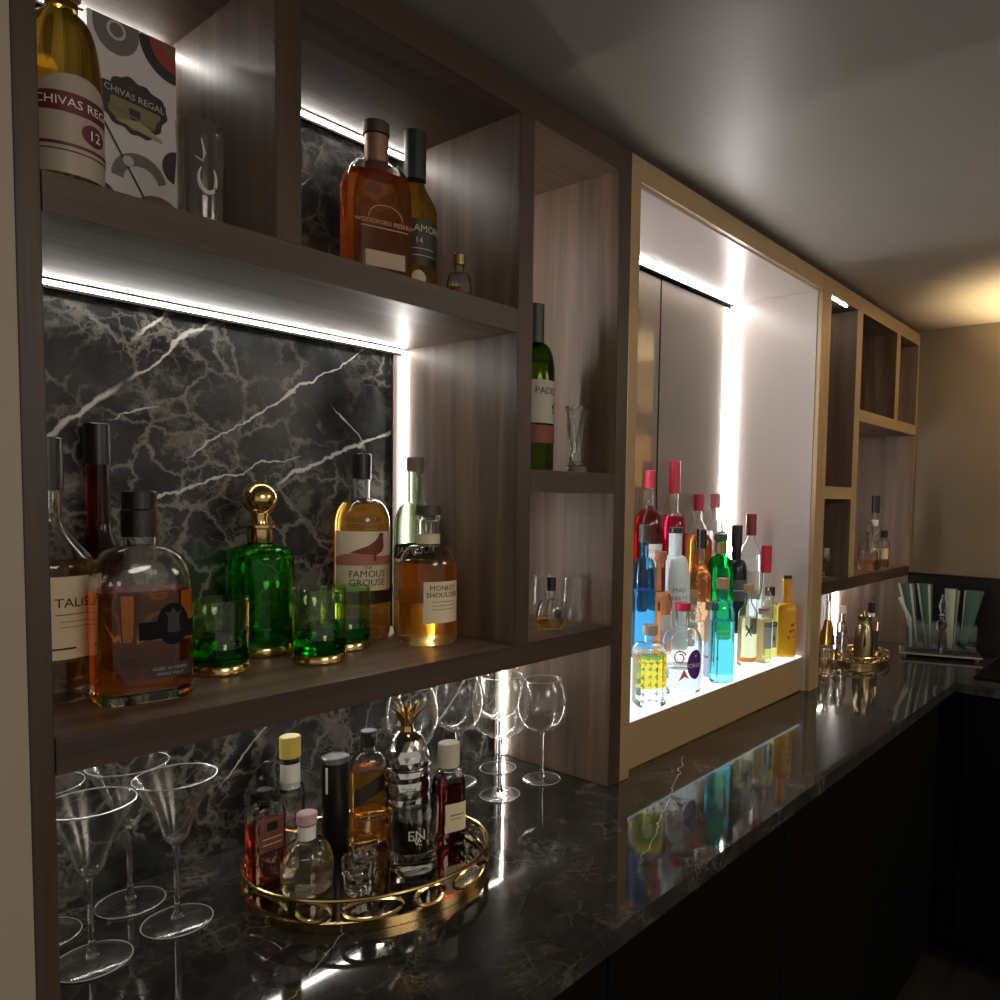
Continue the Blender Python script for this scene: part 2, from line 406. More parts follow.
AMBER = liquid('whisky_amber', (0.99, 0.56, 0.12)); DEEP = liquid('whisky_deep', (0.97, 0.36, 0.05)); GOLDL = liquid('whisky_gold', (1.0, 0.66, 0.10))
DARKRED = liquid('cognac_dark', (0.30, 0.035, 0.015)); PALE = liquid('whisky_pale', (0.93, 0.58, 0.22))
GREEN_G = glass('green_glass', (0.46, 0.90, 0.42)); GREEN_T = thin_glass('green_tinted_glass', (0.83, 0.955, 0.74), 1.0, 3.0, 0.05); THIN = thin_glass('thin_clear_glass', (0.975, 0.98, 0.975), 0.85, 2.3, 0.16); RIM_GLINT = pm('pale_rim_glint', (0.75, 0.77, 0.76), 0.22, 0.0, Transmission_Weight=0.5); GREEN_D = glass('deep_green_glass', (0.14, 0.62, 0.14))

# ------------------------------------------------------------------ the setting
Z = lambda z: z + CT
xL0, xL1, xd0, xd1, x20, x21, x30, x31, x32 = 0.153, 0.173, 0.398, 0.429, 0.792, 0.824, 1.049, 1.083, 1.114
x40, x41, xC0, xc0, xc1, xc2, xc3, x51, x5 = 1.994, 2.033, 2.060, 2.275, 2.321, 2.668, 2.707, 2.926, 2.940
z1b, z1t, z2b, z2t, z3, z4, zp, zs0, zs1 = Z(0.274), Z(0.310), Z(0.806), Z(0.842), Z(1.142), Z(1.186), Z(0.102), Z(0.557), Z(0.594)
YB, YC, ZCEIL, XI = 0.290, -0.298, Z(1.200), 2.415

WALLP = pm('greige_paint', (0.37, 0.32, 0.255), 0.55)
WALLR = pm('taupe_polished_plaster', (0.20, 0.165, 0.12), 0.42)
def plaster(name, a, b_, rough):
    m, N, L = newmat(name); b = N['Principled BSDF']; tc = N.new('ShaderNodeTexCoord')
    n = N.new('ShaderNodeTexNoise'); n.inputs['Scale'].default_value = 2.2; n.inputs['Detail'].default_value = 5; n.inputs['Distortion'].default_value = 0.6
    r = ramp(N, [(0.3, a), (0.7, b_)]); L.new(tc.outputs['Object'], n.inputs['Vector']); L.new(n.outputs['Fac'], r.inputs[0]); L.new(r.outputs[0], b.inputs['Base Color'])
    bp = N.new('ShaderNodeBump'); bp.inputs['Strength'].default_value = 0.15; bp.inputs['Distance'].default_value = 0.02; L.new(n.outputs['Fac'], bp.inputs['Height']); L.new(bp.outputs[0], b.inputs['Normal'])
    b.inputs['Roughness'].default_value = rough; return m
CEIL = plaster('ceiling_satin', (0.44, 0.425, 0.395), (0.50, 0.485, 0.45), 0.40)
WALLR = plaster('wall_satin', (0.185, 0.155, 0.115), (0.225, 0.19, 0.145), 0.42)
FLOORM = wood('floor_boards', 0, (0.012, 0.010, 0.008), (0.03, 0.024, 0.018), 0.5)

tag(box('floor', -2.5, 4.0, -4.0, 0.5, -0.05, 0, FLOORM, None, 0), 'very dark floor below the bar', kind='structure')
tag(box('ceiling', -2.5, 4.0, -4.0, 0.5, ZCEIL, ZCEIL+0.05, CEIL, None, 0), 'grey satin painted ceiling above the shelving', kind='structure')
tag(box('wall_back', -2.5, 4.0, 0.32, 0.42, 0, ZCEIL, WALLP, None, 0), 'wall behind the shelving', kind='structure')
tag(box('wall_left', -2.5, xL0-0.0008, -0.004, 0.31, 0, ZCEIL, WALLP, None, 0.002), 'greige painted wall beside the marble shelving', kind='structure')
tag(box('wall_right', x5+0.001, 3.05, -4.0, 0.31, 0, ZCEIL, WALLR, None, 0), 'taupe satin wall at the far end', kind='structure')
tag(box('trim_1', x5-0.022, x5+0.0005, -2.2, 0.0, CT+0.0008, Z(0.284), pm('black_stone', (0.010, 0.010, 0.0095), 0.4, 0.0, Specular_IOR_Level=0.25), None, 0.002), 'black stone upstand on the far wall', kind='structure')

# worktop: L-shaped slab
t = thing('worktop', 'long dark polished stone worktop with brown veins, turning the far corner', 'worktop', (0, 0, 0))
V = [(xL0, YC), (XI, YC), (XI, -2.2), (x5, -2.2), (x5, 0.292), (xL0, 0.292)]
bm = bmesh.new(); lo = [bm.verts.new((a, b, CT-0.03)) for a, b in V]; hi = [bm.verts.new((a, b, CT)) for a, b in V]
bm.faces.new(hi); bm.faces.new(lo[::-1])
for i in range(6): bm.faces.new((lo[i], lo[(i+1) % 6], hi[(i+1) % 6], hi[i]))
bmesh.ops.bevel(bm, geom=[e for e in bm.edges if abs(e.verts[0].co.z-e.verts[1].co.z) < 1e-5], offset=0.002, segments=2, affect='EDGES')
me = bpy.data.meshes.new('slab'); bm.to_mesh(me); bm.free(); me.materials.append(COUNTER)
o = bpy.data.objects.new('slab', me); COL.objects.link(o); o.parent = t

# base cabinets under it
BK = MATS.get('black_lacquer') or pm('black_lacquer', (0.004, 0.0038, 0.0035), 0.6, 0.0, 0.02, Specular_IOR_Level=0.08)
t = thing('base_cabinet', 'black base cabinet run with flat doors under the long worktop', 'cabinet', (0, 0, 0))
box('body', xL0, XI-0.03, YC+0.05, 0.28, 0.08, CT-0.031, BK, t); box('plinth', xL0, XI-0.03, YC+0.10, 0.27, 0.0, 0.08, BK, t)
nd = 4
for k in range(nd):
    a = xL0 + (XI-0.05-xL0)*k/nd; b = xL0 + (XI-0.05-xL0)*(k+1)/nd
    d = box('door', a+0.002, b-0.002, YC+0.03, YC+0.0495, 0.085, CT-0.045, BK, t)
t = thing('base_cabinet', 'black base cabinet standing under the short worktop return', 'cabinet', (0, 0, 0))
box('body', XI+0.05, x5-0.03, -2.15, YC+0.03, 0.08, CT-0.031, BK, t); box('plinth', XI+0.10, x5-0.03, -2.15, YC+0.02, 0.0, 0.08, BK, t)
for k in range(3):
    a = -2.15+k*0.61; box('door', XI+0.03, XI+0.0495, a+0.002, a+0.606, 0.085, CT-0.045, BK, t)

# ------------------------------------------------------------------ shelving unit with the marble back
A = thing('wall_shelving', 'dark brown wooden shelving with black marble back and white light strips', 'shelving', (0, 0, 0))
G = 0.0006
box('side_panel', xL0, xL1, 0, YB, CT+G, z4, W_FV, A)
box('side_panel', x30, x31, 0.0, YB, CT+G, z4, W_V, A)
box('front_stile', x30, x31, -0.0012, -0.0002, CT+G, z4, W_FV, A, 0)
box('top_panel', xL1+G, x30-G, 0.0, YB, z3, z4, W_H, A)
box('front_rail', xL1+G, x30-G, -0.0012, -0.0002, z3, z4, W_FH, A, 0)
box('shelf', xL1+G, x30-G, 0, YB, z1b, z1t, W_H, A); box('front_edge', xL1+G, x30-G, -0.0012, -0.0002, z1b, z1t, W_FH, A, 0)
box('shelf', xL1+G, x20-G, 0, YB, z2b, z2t, W_H, A); box('front_edge', xL1+G, x20-G, -0.0012, -0.0002, z2b, z2t, W_FH, A, 0)
box('divider', xd0, xd1, 0, YB, z2t+G, z3-G, W_V, A); box('front_edge', xd0, xd1, -0.0012, -0.0002, z2t+G, z3-G, W_FV, A, 0)
box('divider', x20, x21, 0, YB, z1t+G, z3-G, W_V, A); box('front_edge', x20, x21, -0.0012, -0.0002, z1t+G, z3-G, W_FV, A, 0)
box('shelf', x21+G, x30-G, 0, YB, zs0, zs1, W_H, A); box('front_edge', x21+G, x30-G, -0.0012, -0.0002, zs0, zs1, W_FH, A, 0)
for a, b in ((xL1, x20), ):
    box('marble_panel', a+G, b-G, YB+0.0005, YB+0.02, z1t+G, z2b-G, MARBLE, A, 0)
box('marble_panel', xL1+G, x30-G, YB+0.0005, YB+0.02, CT+G, z1b-G, MARBLE, A, 0)
box('marble_panel', xL1+G, xd0-G, YB+0.0005, YB+0.02, z2t+G, z3-G, MARBLE, A, 0)
box('marble_panel', xd1+G, x20-G, YB+0.0005, YB+0.02, z2t+G, z3-G, MARBLE, A, 0)
box('back_panel', x21+G, x30-G, YB+0.0005, YB+0.02, z1t+G, z3-G, W_V, A, 0)
# light strips: a bright diffuser in a thin channel
def strip(par, x0, x1, y0, y1, z0, z1, mat=LED): return box('light_strip', x0, x1, y0, y1, z0, z1, mat, par, 0)
YE = 0.277
def hstrip(par, x0, x1, zt, mat=LED, y=YE, wdt=0.0045): strip(par, x0+0.003, x1-0.003, y, y+wdt, zt-0.0062, zt-0.0022, mat); box('added_glow_shield', x0+0.003, x1-0.003, y-0.0045, y+wdt, zt-0.0020, zt-0.0004, W_H, par, 0); box('channel', x0+0.003, x1-0.003, y+wdt+0.0002, y+wdt+0.005, zt-0.010, zt-0.0004, BK, par, 0)  # wooden lip added to keep strip glow off the underside above
def vstrip(par, x, z0, z1, side, mat=LED, y=YE, wdt=0.0055):
    strip(par, *( (x-0.0055, x-0.0012) if side < 0 else (x+0.0012, x+0.0055)), y, y+wdt, z0+0.004, z1-0.008, mat)
hstrip(A, xL1, x20, z2b); vstrip(A, x20, z1t, z2b, -1)
hstrip(A, xL1, xd0, z3); hstrip(A, xd1, x20, z3)
hstrip(A, xL1, x30, z1b, LED_SOFT); vstrip(A, x30, CT, z1b, -1)
vstrip(A, x21, z1t, zs0, 1); vstrip(A, x21, zs1, z3, 1)
# reveal between side panel and marble
box('reveal_strip', x20-0.022, x20-G, YE+0.008, YB, z1t+G, z2b-G, W_FV, A, 0)
box('reveal_strip', x30-0.022, x30-G, YE+0.008, YB, CT+G, z1b-G, W_FV, A, 0)

# ------------------------------------------------------------------ lit display niche
B = thing('display_niche', 'tall lit bottle display niche with bronze frame and mirrored back', 'display', (0, 0, 0))
box('side_panel', x31+G, x32, -0.0012, YB, CT+G, z4, BRONZE, B)
box('side_lining', x32+0.0002, x32+0.004, 0.012, YB-0.001, zp, z3-G, LACQ, B, 0)
box('side_panel', x40, x41, -0.0012, YB, CT+G, z4, BRONZE, B)
box('side_lining', x40-0.004, x40-0.0002, 0.012, YB-0.001, CT+G, z3-G, LACQ, B, 0)
box('top_panel', x32+G, x40-G, -0.0012, YB, z3, z4, BRONZE, B)
box('top_lining', x32+0.005, x40-0.005, 0.012, YB-0.001, z3-0.004, z3-0.0002, LACQ, B, 0)
box('plinth', x32+G, x40-0.005, 0.022, 0.04, CT+G, zp-0.004, BRONZE, B)
box('trim_strip', x32+G, x40-0.005, 0.0195, 0.0216, CT+G, CT+0.004, GOLD, B, 0)
MIRR = pm('mirror_reflected_taupe', (0.17, 0.142, 0.115), 0.16, 0.0, 0.005, Coat_Weight=1.0, Coat_Roughness=0.01, Coat_IOR=1.65)  # taupe base stands for the brown reflection of the room
for a, b in ((x32+0.005, 1.606), (1.610, x40-0.012)):
    box('mirror_panel', a, b, YB-0.006, YB+0.002, zp, z3-0.02, MIRR, B, 0)
box('joint_strip', 1.6062, 1.6098, YB-0.0075, YB+0.002, zp, z3-0.02, BK, B, 0)
box('back_board', x32+G, x40-G, YB+0.003, YB+0.02, CT+G, z3-G, BK, B, 0)
hstrip(B, x32+0.004, x40-0.004, z3-0.004, LED_B, 0.264, 0.006); vstrip(B, x40-0.004, zp+0.17, z3-0.004, -1, LED_B, 0.264, 0.008)
vstrip(B, x32+0.004, zp+0.17, z3-0.004, 1, LED_B, 0.264, 0.008)  # unseen left strip, added for brightness in the niche
# glowing stepped floor
ST = [(0.0225, 0.1165, zp), (0.1165, 0.1965, zp+0.075), (0.1965, YB-0.007, zp+0.165)]
for k, (a, b, z) in enumerate(ST):
    box('light_step', x32+0.005, x40-0.005, a+0.0004, b, zp-0.0035, z, LIGHTBOX, B, 0.001)

# ------------------------------------------------------------------ far shelving unit
Cc = thing('wall_shelving', 'bronze-edged far shelving with small upper compartments beside the end wall', 'shelving', (0, 0, 0))
box('side_panel', x41+G, xC0, 0, YB, CT+G, z4, W_V, Cc); box('front_edge', x41+G, xC0, -0.0012, -0.0002, CT+G, z4, BRONZE, Cc, 0)
box('side_panel', x51, x5-G, 0, YB, CT+G, z4, W_V, Cc); box('front_edge', x51, x5-G, -0.0012, -0.0002, CT+G, z4, BRONZE, Cc, 0)
box('top_panel', xC0+G, x51-G, 0, YB, z3, z4, W_H, Cc); box('front_rail', xC0+G, x51-G, -0.0012, -0.0002, z3, z4, BRONZE, Cc, 0)
box('shelf', xC0+G, x51-G, 0, YB, z1b, z1t, W_H, Cc); box('front_edge', xC0+G, x51-G, -0.0012, -0.0002, z1b, z1t, W_FH, Cc, 0)
box('divider', xc0, xc1, 0, YB, z1t+G, z3-G, W_V, Cc); box('front_edge', xc0, xc1, -0.0012, -0.0002, z1t+G, z3-G, BRONZE, Cc, 0)
box('divider', xc2, xc3, 0, YB, z2t+G, z3-G, W_V, Cc); box('front_edge', xc2, xc3, -0.0012, -0.0002, z2t+G, z3-G, BRONZE, Cc, 0)
box('shelf', xc1+G, x51-G, 0, YB, z2b, z2t, W_H, Cc); box('front_edge', xc1+G, x51-G, -0.0012, -0.0002, z2b, z2t, BRONZE, Cc, 0)
box('shelf', xC0+G, xc0-G, 0, YB, zs0, zs1, W_H, Cc); box('front_edge', xC0+G, xc0-G, -0.0012, -0.0002, zs0, zs1, BRONZE, Cc, 0)
box('back_panel', xC0+G, x51-G, YB+0.0005, YB+0.02, CT+G, z3-G, W_V, Cc, 0)
vstrip(Cc, x51, CT, z1b, -1, LED_B); hstrip(Cc, xC0, x51, z1b, LED_SOFT); strip(Cc, xC0+0.004, xC0+0.15, 0.010, 0.0135, z3-0.0035, z3-0.0008, LED_SOFT)  # last strip: glowing bar stands for a reflected streak under the top
vstrip(Cc, xc1, z1t, z2b, 1, LED_SOFT)

# ------------------------------------------------------------------ table lamp on the worktop return (just outside the frame)
def table_lamp():
    t = thing('table_lamp', 'warm table lamp with drum shade on the worktop return', 'lamp', (2.70, -0.62, CT+0.0006))
    lathe('base', [(0, 0), (0.070, 0), (0.072, 0.006), (0.06, 0.014), (0.02, 0.022), (0, 0.022)], GOLD, t, 32)
    lathe('stem', [(0, 0.0225), (0.010, 0.0225), (0.010, 0.58), (0, 0.58)], GOLD, t, 20)
    m, N, L = newmat('lamp_fabric'); N.remove(N['Principled BSDF'])
    tl = N.new('ShaderNodeBsdfTranslucent'); tl.inputs[0].default_value = (0.75, 0.62, 0.45, 1); df = N.new('ShaderNodeBsdfDiffuse'); df.inputs[0].default_value = (0.6, 0.5, 0.38, 1)
    mx = N.new('ShaderNodeMixShader'); mx.inputs[0].default_value = 0.75; L.new(tl.outputs[0], mx.inputs[1]); L.new(df.outputs[0], mx.inputs[2]); L.new(mx.outputs[0], N['Material Output'].inputs[0])
    V, F = lathe_geo([(0.14, 0.60), (0.11, 0.82), (0.108, 0.82), (0.138, 0.60), (0.14, 0.60)], 40); link('lamp_shade', V, F, m, t, True)
    lathe('shade_bottom', [(0, 0.598), (0.1375, 0.598), (0.1375, 0.5995), (0, 0.5995)], m, t, 40)
    lathe('bulb', [(0, 0.66), (0.02, 0.67), (0.03, 0.70), (0.02, 0.725), (0.012, 0.735), (0, 0.735)], emit('warm_bulb', (1.0, 0.70, 0.36), 1150.0), t, 20)
    lathe('socket', [(0, 0.6), (0.014, 0.6), (0.014, 0.659), (0, 0.659)], GOLD, t, 16)
table_lamp()

# ================================================================== things on the shelves
def bottle(name, label, x, y, z, P, gm=GLASS, liq=None, level=0, turn=0, group=None, cat='bottle', seg=36):
    loc = (x, y, z+0.0006); t = thing(name, label, cat, loc, face_cam(loc, turn), group)
    bottle_parts(t, P, gm, liq, level, seg=seg); return t
def line(root, P, u0, u1, zc, th, mat, parent, off=0.0010): return paper(root, P, u0, u1, zc-th/2, zc+th/2, mat, 'rule', off, 0, 24, 1, parent)

# ---- top shelf, left compartment
P = Prof(0.034, 0.106, 0.188, 0.245, 0.0145, 'round', None, [(0.05, 0.0345), (0.09, 0.0342)])
t = bottle('whisky_bottle', 'golden whisky bottle with cream twelve-year label in front of gift box', 0.2195, 0.088, z2t, P, GLASS, GOLDL, 0.20, 26)
cap(t, 0.0165, 0.228, 0.278, pm('dark_foil', (0.05, 0.03, 0.025), 0.35, 0.6)); cap(t, 0.0168, 0.208, 0.226, GOLD, 'neck_band')
SILV = pm('silver_cream_paper', (0.42, 0.36, 0.29), 0.4)
lb = paper(t, P, -0.052, 0.052, 0.022, 0.094, SILV, arch=0.026); MAR = pm('maroon_ink', (0.13, 0.02, 0.03), 0.5)
bd = paper(t, P, -0.052, 0.052, 0.081, 0.097, MAR, 'band', 0.0007, 0.004, parent=lb)
letter(t, P, 'CHIVAS REGAL', 0, 0.091, 0.0120, WHITE, lb, 0.0012)
oval(t, P, 0.012, 0.066, 0.013, 0.0105, MAR, parent=lb); letter(t, P, '12', 0.012, 0.066, 0.014, WHITE, lb, 0.0014)
line(t, P, -0.052, 0.052, 0.050, 0.003, MAR, lb); line(t, P, -0.052, 0.052, 0.044, 0.0012, MAR, lb)

# gift box with printed crest
def gift_box():
    x0, x1, y0, y1, h = -0.047, 0.047, 0.0, 0.09, 0.25
    t = thing('gift_box', 'white gift box printed with a dark crest and watch parts', 'box', (0.3155, 0.166, z2t+0.0006))
    PAP = pm('box_card', (0.74, 0.70, 0.68), 0.45)
    box('carton', x0, x1, y0, y1, 0, h, PAP, t, 0.0012)
    def flat(name, pts, mat, parent, d): return link(name, [(a, -d, b) for a, b in pts], [tuple(range(len(pts)))], mat, parent)
    def circ(cx, cz, a, b, n=28, a0=0, a1=2*PI): return [(cx+a*math.cos(a0+(a1-a0)*i/n), cz+b*math.sin(a0+(a1-a0)*i/n)) for i in range(n)]
    DK = pm('print_charcoal', (0.045, 0.04, 0.045), 0.45); OL = pm('print_olive_gold', (0.30, 0.24, 0.12), 0.4, 0.3); GR = pm('print_grey', (0.20, 0.18, 0.17), 0.5)
    BRN = pm('print_brown', (0.22, 0.12, 0.055), 0.5); RD = pm('print_red', (0.40, 0.05, 0.05), 0.5); WP = pm('print_white', (0.62, 0.6, 0.58), 0.5)
    cx, cz = 0.0, 0.158
    edge = []
    for i in range(72):
        a = 2*PI*i/72; r = 0.033*(1+0.045*math.cos(11*a)+0.06*math.sin(4*a)+0.05*math.cos(2*a)); edge.append((cx+r*math.cos(a), cz+r*math.sin(a)))
    cr = flat('crest', edge, DK, t, 0.0004)
    flat('crest_field', [(cx+(a-cx)*0.78, cz-0.003+(b-cz)*0.74) for a, b in edge], OL, cr, 0.0007)
    flat('ribbon', [(-0.035, cz+0.007), (0.035, cz+0.001), (0.034, cz+0.014), (0.0, cz+0.021), (-0.034, cz+0.020)], DK, cr, 0.0010)
    V2, F = text_flat('CHIVAS REGAL', 0.0105, sx=0.92); link('lettering', [(a, -0.0013, cz+0.011-0.09*a+b) for a, b in V2], F, WP, cr)
    flat('shield', [(-0.006, cz-0.002), (0.006, cz-0.003), (0.006, cz-0.013), (0, cz-0.019), (-0.006, cz-0.012)], DK, cr, 0.0010)
    flat('sword', [(-0.028, cz-0.006), (-0.027, cz-0.004), (0.020, cz-0.016), (0.019, cz-0.018)], GR, cr, 0.0012)
    flat('sword', [(-0.022, cz-0.020), (0.005, cz-0.014), (0.030, cz-0.028), (0.029, cz-0.031)], pm('print_pale_gold', (0.45, 0.38, 0.2), 0.4), cr, 0.0012)
    # parts of other motifs cut off by the box edges
    m = flat('motif', [(-0.042, 0.249)]+circ(-0.018, 0.240, 0.024, 0.029, 20, PI, 2*PI)+[(0.006, 0.249)], GR, t, 0.0004); flat('motif_core', circ(-0.018, 0.238, 0.010, 0.011), WP, m, 0.0007); flat('motif_ring', circ(-0.018, 0.238, 0.007, 0.008), GR, m, 0.0010)
    m = flat('motif', [(0.009, 0.248)] + circ(0.0465, 0.2485, 0.041, 0.046, 16, PI*1.02, PI*1.5) + [(0.0465, 0.203), (0.0465, 0.248)], DK, t, 0.0004)
    flat('motif_ring', [(0.022, 0.248)] + circ(0.0465, 0.2485, 0.029, 0.033, 16, PI*1.02, PI*1.5) + [(0.0465, 0.216), (0.0465, 0.248)], RD, m, 0.0007)
    flat('motif_core', [(0.033, 0.248)] + circ(0.0465, 0.2485, 0.018, 0.02, 16, PI*1.02, PI*1.5) + [(0.0465, 0.229), (0.0465, 0.248)], BRN, m, 0.0010)
    flat('motif', circ(0.0465, 0.103, 0.017, 0.02, 16, PI*0.5, PI*1.5), DK, t, 0.0004)
    ring = []
    for i in range(17): a = PI*0.05+PI*0.95*i/16; ring.append((0.004+0.030*math.cos(a), 0.075+0.031*math.sin(a)))
    for i in range(17): a = PI-PI*0.95*i/16; ring.append((0.006+0.019*math.cos(a), 0.073+0.019*math.sin(a)))
    link('motif', [(a, -0.0005, b) for a, b in ring], [(i, i+1, 32-i, 33-i) for i in range(16)], GR, t)
    flat('motif', circ(0.024, 0.043, 0.025, 0.02), BRN, t, 0.0004); flat('motif_core', circ(0.024, 0.036, 0.012, 0.009), WP, t, 0.0007)
    flat('motif', circ(-0.034, 0.045, 0.013, 0.017), DK, t, 0.0004)
    link('pointer', [(-0.036, -0.0009, 0.135), (-0.034, -0.0009, 0.136), (0.018, -0.0009, 0.042), (0.016, -0.0009, 0.041)], [(0, 1, 2, 3)], DK, t)
    flat('motif', circ(-0.008, 0.094, 0.006, 0.006), WP, t, 0.0010)
    # the side that faces the other bottle carries a strip of grey motif too
    link('side_motif', [(x0-0.0004, 0.02+0.016*math.cos(2*PI*i/20), 0.20+0.03*math.sin(2*PI*i/20)) for i in range(20)], [tuple(range(20))], GR, t)
gift_box()

# glass mug with etched mark
def tumbler(name, label, x, y, z, r0, r1, h, gm=GLASS, base=0.012, wall=0.002, group=None, cat='glass', seg=36, sh=None, rotz=0):
    t = thing(name, label, cat, (x, y, z+0.0006), rotz, group); k = 1 if sh else 0
    pr = [(0, 0.0008, k), (r0*0.85, 0, k), (r0*0.97, 0.001, k), (r0, 0.004, k), (r0+(r1-r0)*0.5, h*0.5, k), (r1, h-0.001, k), (r1-wall*0.5, h, k), (r1-wall, h-0.001, k),
          (r0+(r1-r0)*0.5-wall, h*0.5, k), (r0-wall, base+0.004, k), (r0-wall-0.004, base+0.0005, k), (0, base, k)]
    lathe('bowl', pr, gm, t, seg, sh); return t
loc = (0.330, 0.034, z2t)
t = tumbler('glass_mug', 'clear straight glass with etched white curl beside gift box', *loc, 0.0215, 0.0235, 0.108, THIN)
t.rotation_euler = (0, 0, face_cam(loc, 10))
FROST = pm('etched_white', (0.62, 0.60, 0.56), 0.7)
pts = [(0.009*math.cos(a)+0.003, 0.045+0.015*math.sin(a)) for a in [PI*0.75+PI*1.5*i/14 for i in range(15)]]
V, F = tube_geo([(0.0236*math.sin(u/0.0236), -0.0240*math.cos(u/0.0236), zz) for u, zz in pts], [0.0008+0.0016*math.sin(PI*i/14) for i in range(15)], 6)
e = link('etched_mark', V, F, FROST, t, True)
V, F = tube_geo([(0.0236*math.sin(u/0.0236), -0.0242*math.cos(u/0.0236), zz) for u, zz in [(-0.009, 0.066), (-0.002, 0.062), (0.0, 0.07), (-0.003, 0.086)]], [0.0006, 0.0018, 0.0016, 0.0004], 6)
link('etched_stem', V, F, FROST, e, True)

# ---- top shelf, right compartment
P = Prof(0.047, 0.135, 0.178, 0.19, 0.0145, 'round', (5.0, 1.0, 0.62))
t = bottle('whisky_bottle', 'broad deep amber bourbon bottle with dark stopper under the top light strip', 0.603, 0.099, z2t, P, GLASS, DEEP, 0.158, 18)
cap(t, 0.0165, 0.176, 0.216, pm('copper_foil', (0.35, 0.2, 0.13), 0.4, 0.5), 'neck_foil'); cap(t, 0.0185, 0.2165, 0.234, pm('dark_wood_cap', (0.06, 0.035, 0.025), 0.5), 'stopper')
GP = pm('pale_gold_print', (0.60, 0.42, 0.28), 0.5)
letter(t, P, 'WOODFORD RESERVE', 0.004, 0.088, 0.0085, GP, t, 0.0006)
link('printed_arc', *tube_geo([(0.004+0.024*math.cos(a), -0.0298, 0.094+0.018*math.sin(a)) for a in [PI*i/16 for i in range(17)]], 0.0006, 5), GP, t)
line(t, P, -0.03, 0.036, 0.080, 0.0012, GP, t, 0.0006)
paper(t, P, -0.024, 0.032, 0.026, 0.048, pm('beige_paper', (0.48, 0.38, 0.28), 0.6))
P = Prof(0.034, 0.135, 0.190, 0.225, 0.0125, 'S')
t = bottle('whisky_bottle', 'golden whisky bottle with black label and dark green neck beside bourbon', 0.686, 0.118, z2t, P, GLASS, GOLDL, 0.178, 10)
DG = pm('dark_green_foil', (0.02, 0.035, 0.025), 0.4)
cap(t, 0.0165, 0.186, 0.258, DG, 'neck_foil')
lb = paper(t, P, -0.040, 0.040, 0.052, 0.120, pm('black_green_paper', (0.025, 0.03, 0.02), 0.5)); GT = pm('gold_print', (0.6, 0.5, 0.25), 0.4)
letter(t, P, 'TULLAMORE', 0.0, 0.106, 0.0145, GT, lb); letter(t, P, '14', 0, 0.088, 0.012, GT, lb); line(t, P, -0.025, 0.025, 0.076, 0.001, GT, lb); line(t, P, -0.03, 0.03, 0.066, 0.001, GT, lb)
oval(t, P, 0.0, 0.032, 0.011, 0.012, GT)
P = Prof(0.0185, 0.026, 0.046, 0.060, 0.0075, 'round')
t = bottle('miniature_bottle', 'tiny round bottle with gold cap beside black-labelled whisky', 0.716, 0.050, z2t, P, GLASS, PALE, 0.020, 0)
cap(t, 0.0090, 0.056, 0.072, GOLD); oval(t, P, 0.012, 0.020, 0.007, 0.008, pm('brown_seal', (0.12, 0.06, 0.03), 0.5), 'seal')

# ---- big marble compartment
P = Prof(0.044, 0.150, 0.205, 0.272, 0.0135, 'S', None, [(0.05, 0.0425), (0.1, 0.0435)], base=0.018)
t = bottle('whisky_bottle', 'pale whisky bottle with large cream label half hidden by wooden side panel', 0.220, 0.170, z1t, P, GLASS, PALE, 0.160, 46)
cap(t, 0.0165, 0.238, 0.296, BLACK)
lb = paper(t, P, -0.048, 0.048, 0.050, 0.142, CREAM)
letter(t, P, 'TALISKER', 0.0, 0.113, 0.0145, INK, lb); line(t, P, -0.03, 0.03, 0.100, 0.0008, INK, lb); line(t, P, -0.026, 0.026, 0.092, 0.0006, INK, lb); line(t, P, -0.026, 0.026, 0.086, 0.0006, INK, lb)
line(t, P, -0.035, -0.01, 0.062, 0.002, INK, lb)
P = Prof(0.039, 0.105, 0.200, 0.305, 0.0128, 'S', None, [(0.03, 0.034), (0.07, 0.037)])
t = bottle('cognac_bottle', 'slender dark red cognac bottle with long black neck behind whisky bottles', 0.302, 0.262, z1t, P, GLASS, DARKRED, 0.290, 5)
cap(t, 0.0155, 0.270, 0.322, BLACK, 'neck_foil')
paper(t, P, -0.035, 0.035, 0.045, 0.105, CREAM)
P = Prof(0.0485, 0.128, 0.176, 0.205, 0.0165, 'round', (4.2, 1.0, 0.78), base=0.014)
t = bottle('whisky_bottle', 'square-shouldered amber whisky bottle with black crest label', 0.288, 0.100, z1t, P, GLASS, DEEP, 0.126, 14)
cap(t, 0.0185, 0.186, 0.217, BLACK, 'neck_foil'); cap(t, 0.0175, 0.2175, 0.238, BLACK, 'stopper'); 
BL = pm('black_label', (0.006, 0.006, 0.008), 0.7, 0.0, Specular_IOR_Level=0.15)
lb = paper(t, P, -0.012, 0.046, 0.072, 0.092, BL); oval(t, P, 0.022, 0.088, 0.0165, 0.024, BL, 'crest', 0.0006, parent=lb)
oval(t, P, 0.022, 0.092, 0.010, 0.015, pm('charcoal_print', (0.022, 0.022, 0.026), 0.6), 'crest_figure', 0.0011, [(0, 1), (0.35, 0.55), (0.9, 0.75), (0.55, 0.25), (0.65, -0.9), (-0.65, -0.9), (-0.55, 0.25), (-0.9, 0.75), (-0.35, 0.55)], lb)
l2 = paper(t, P, -0.006, 0.042, 0.028, 0.044, pm('brown_black_label', (0.03, 0.02, 0.018), 0.5)); letter(t, P, 'AGED 10 YEARS', 0.018, 0.038, 0.0050, pm('grey_print', (0.35, 0.33, 0.30), 0.5), l2); letter(t, P, 'SINGLE MALT', 0.018, 0.032, 0.0045, MATS['grey_print'], l2)

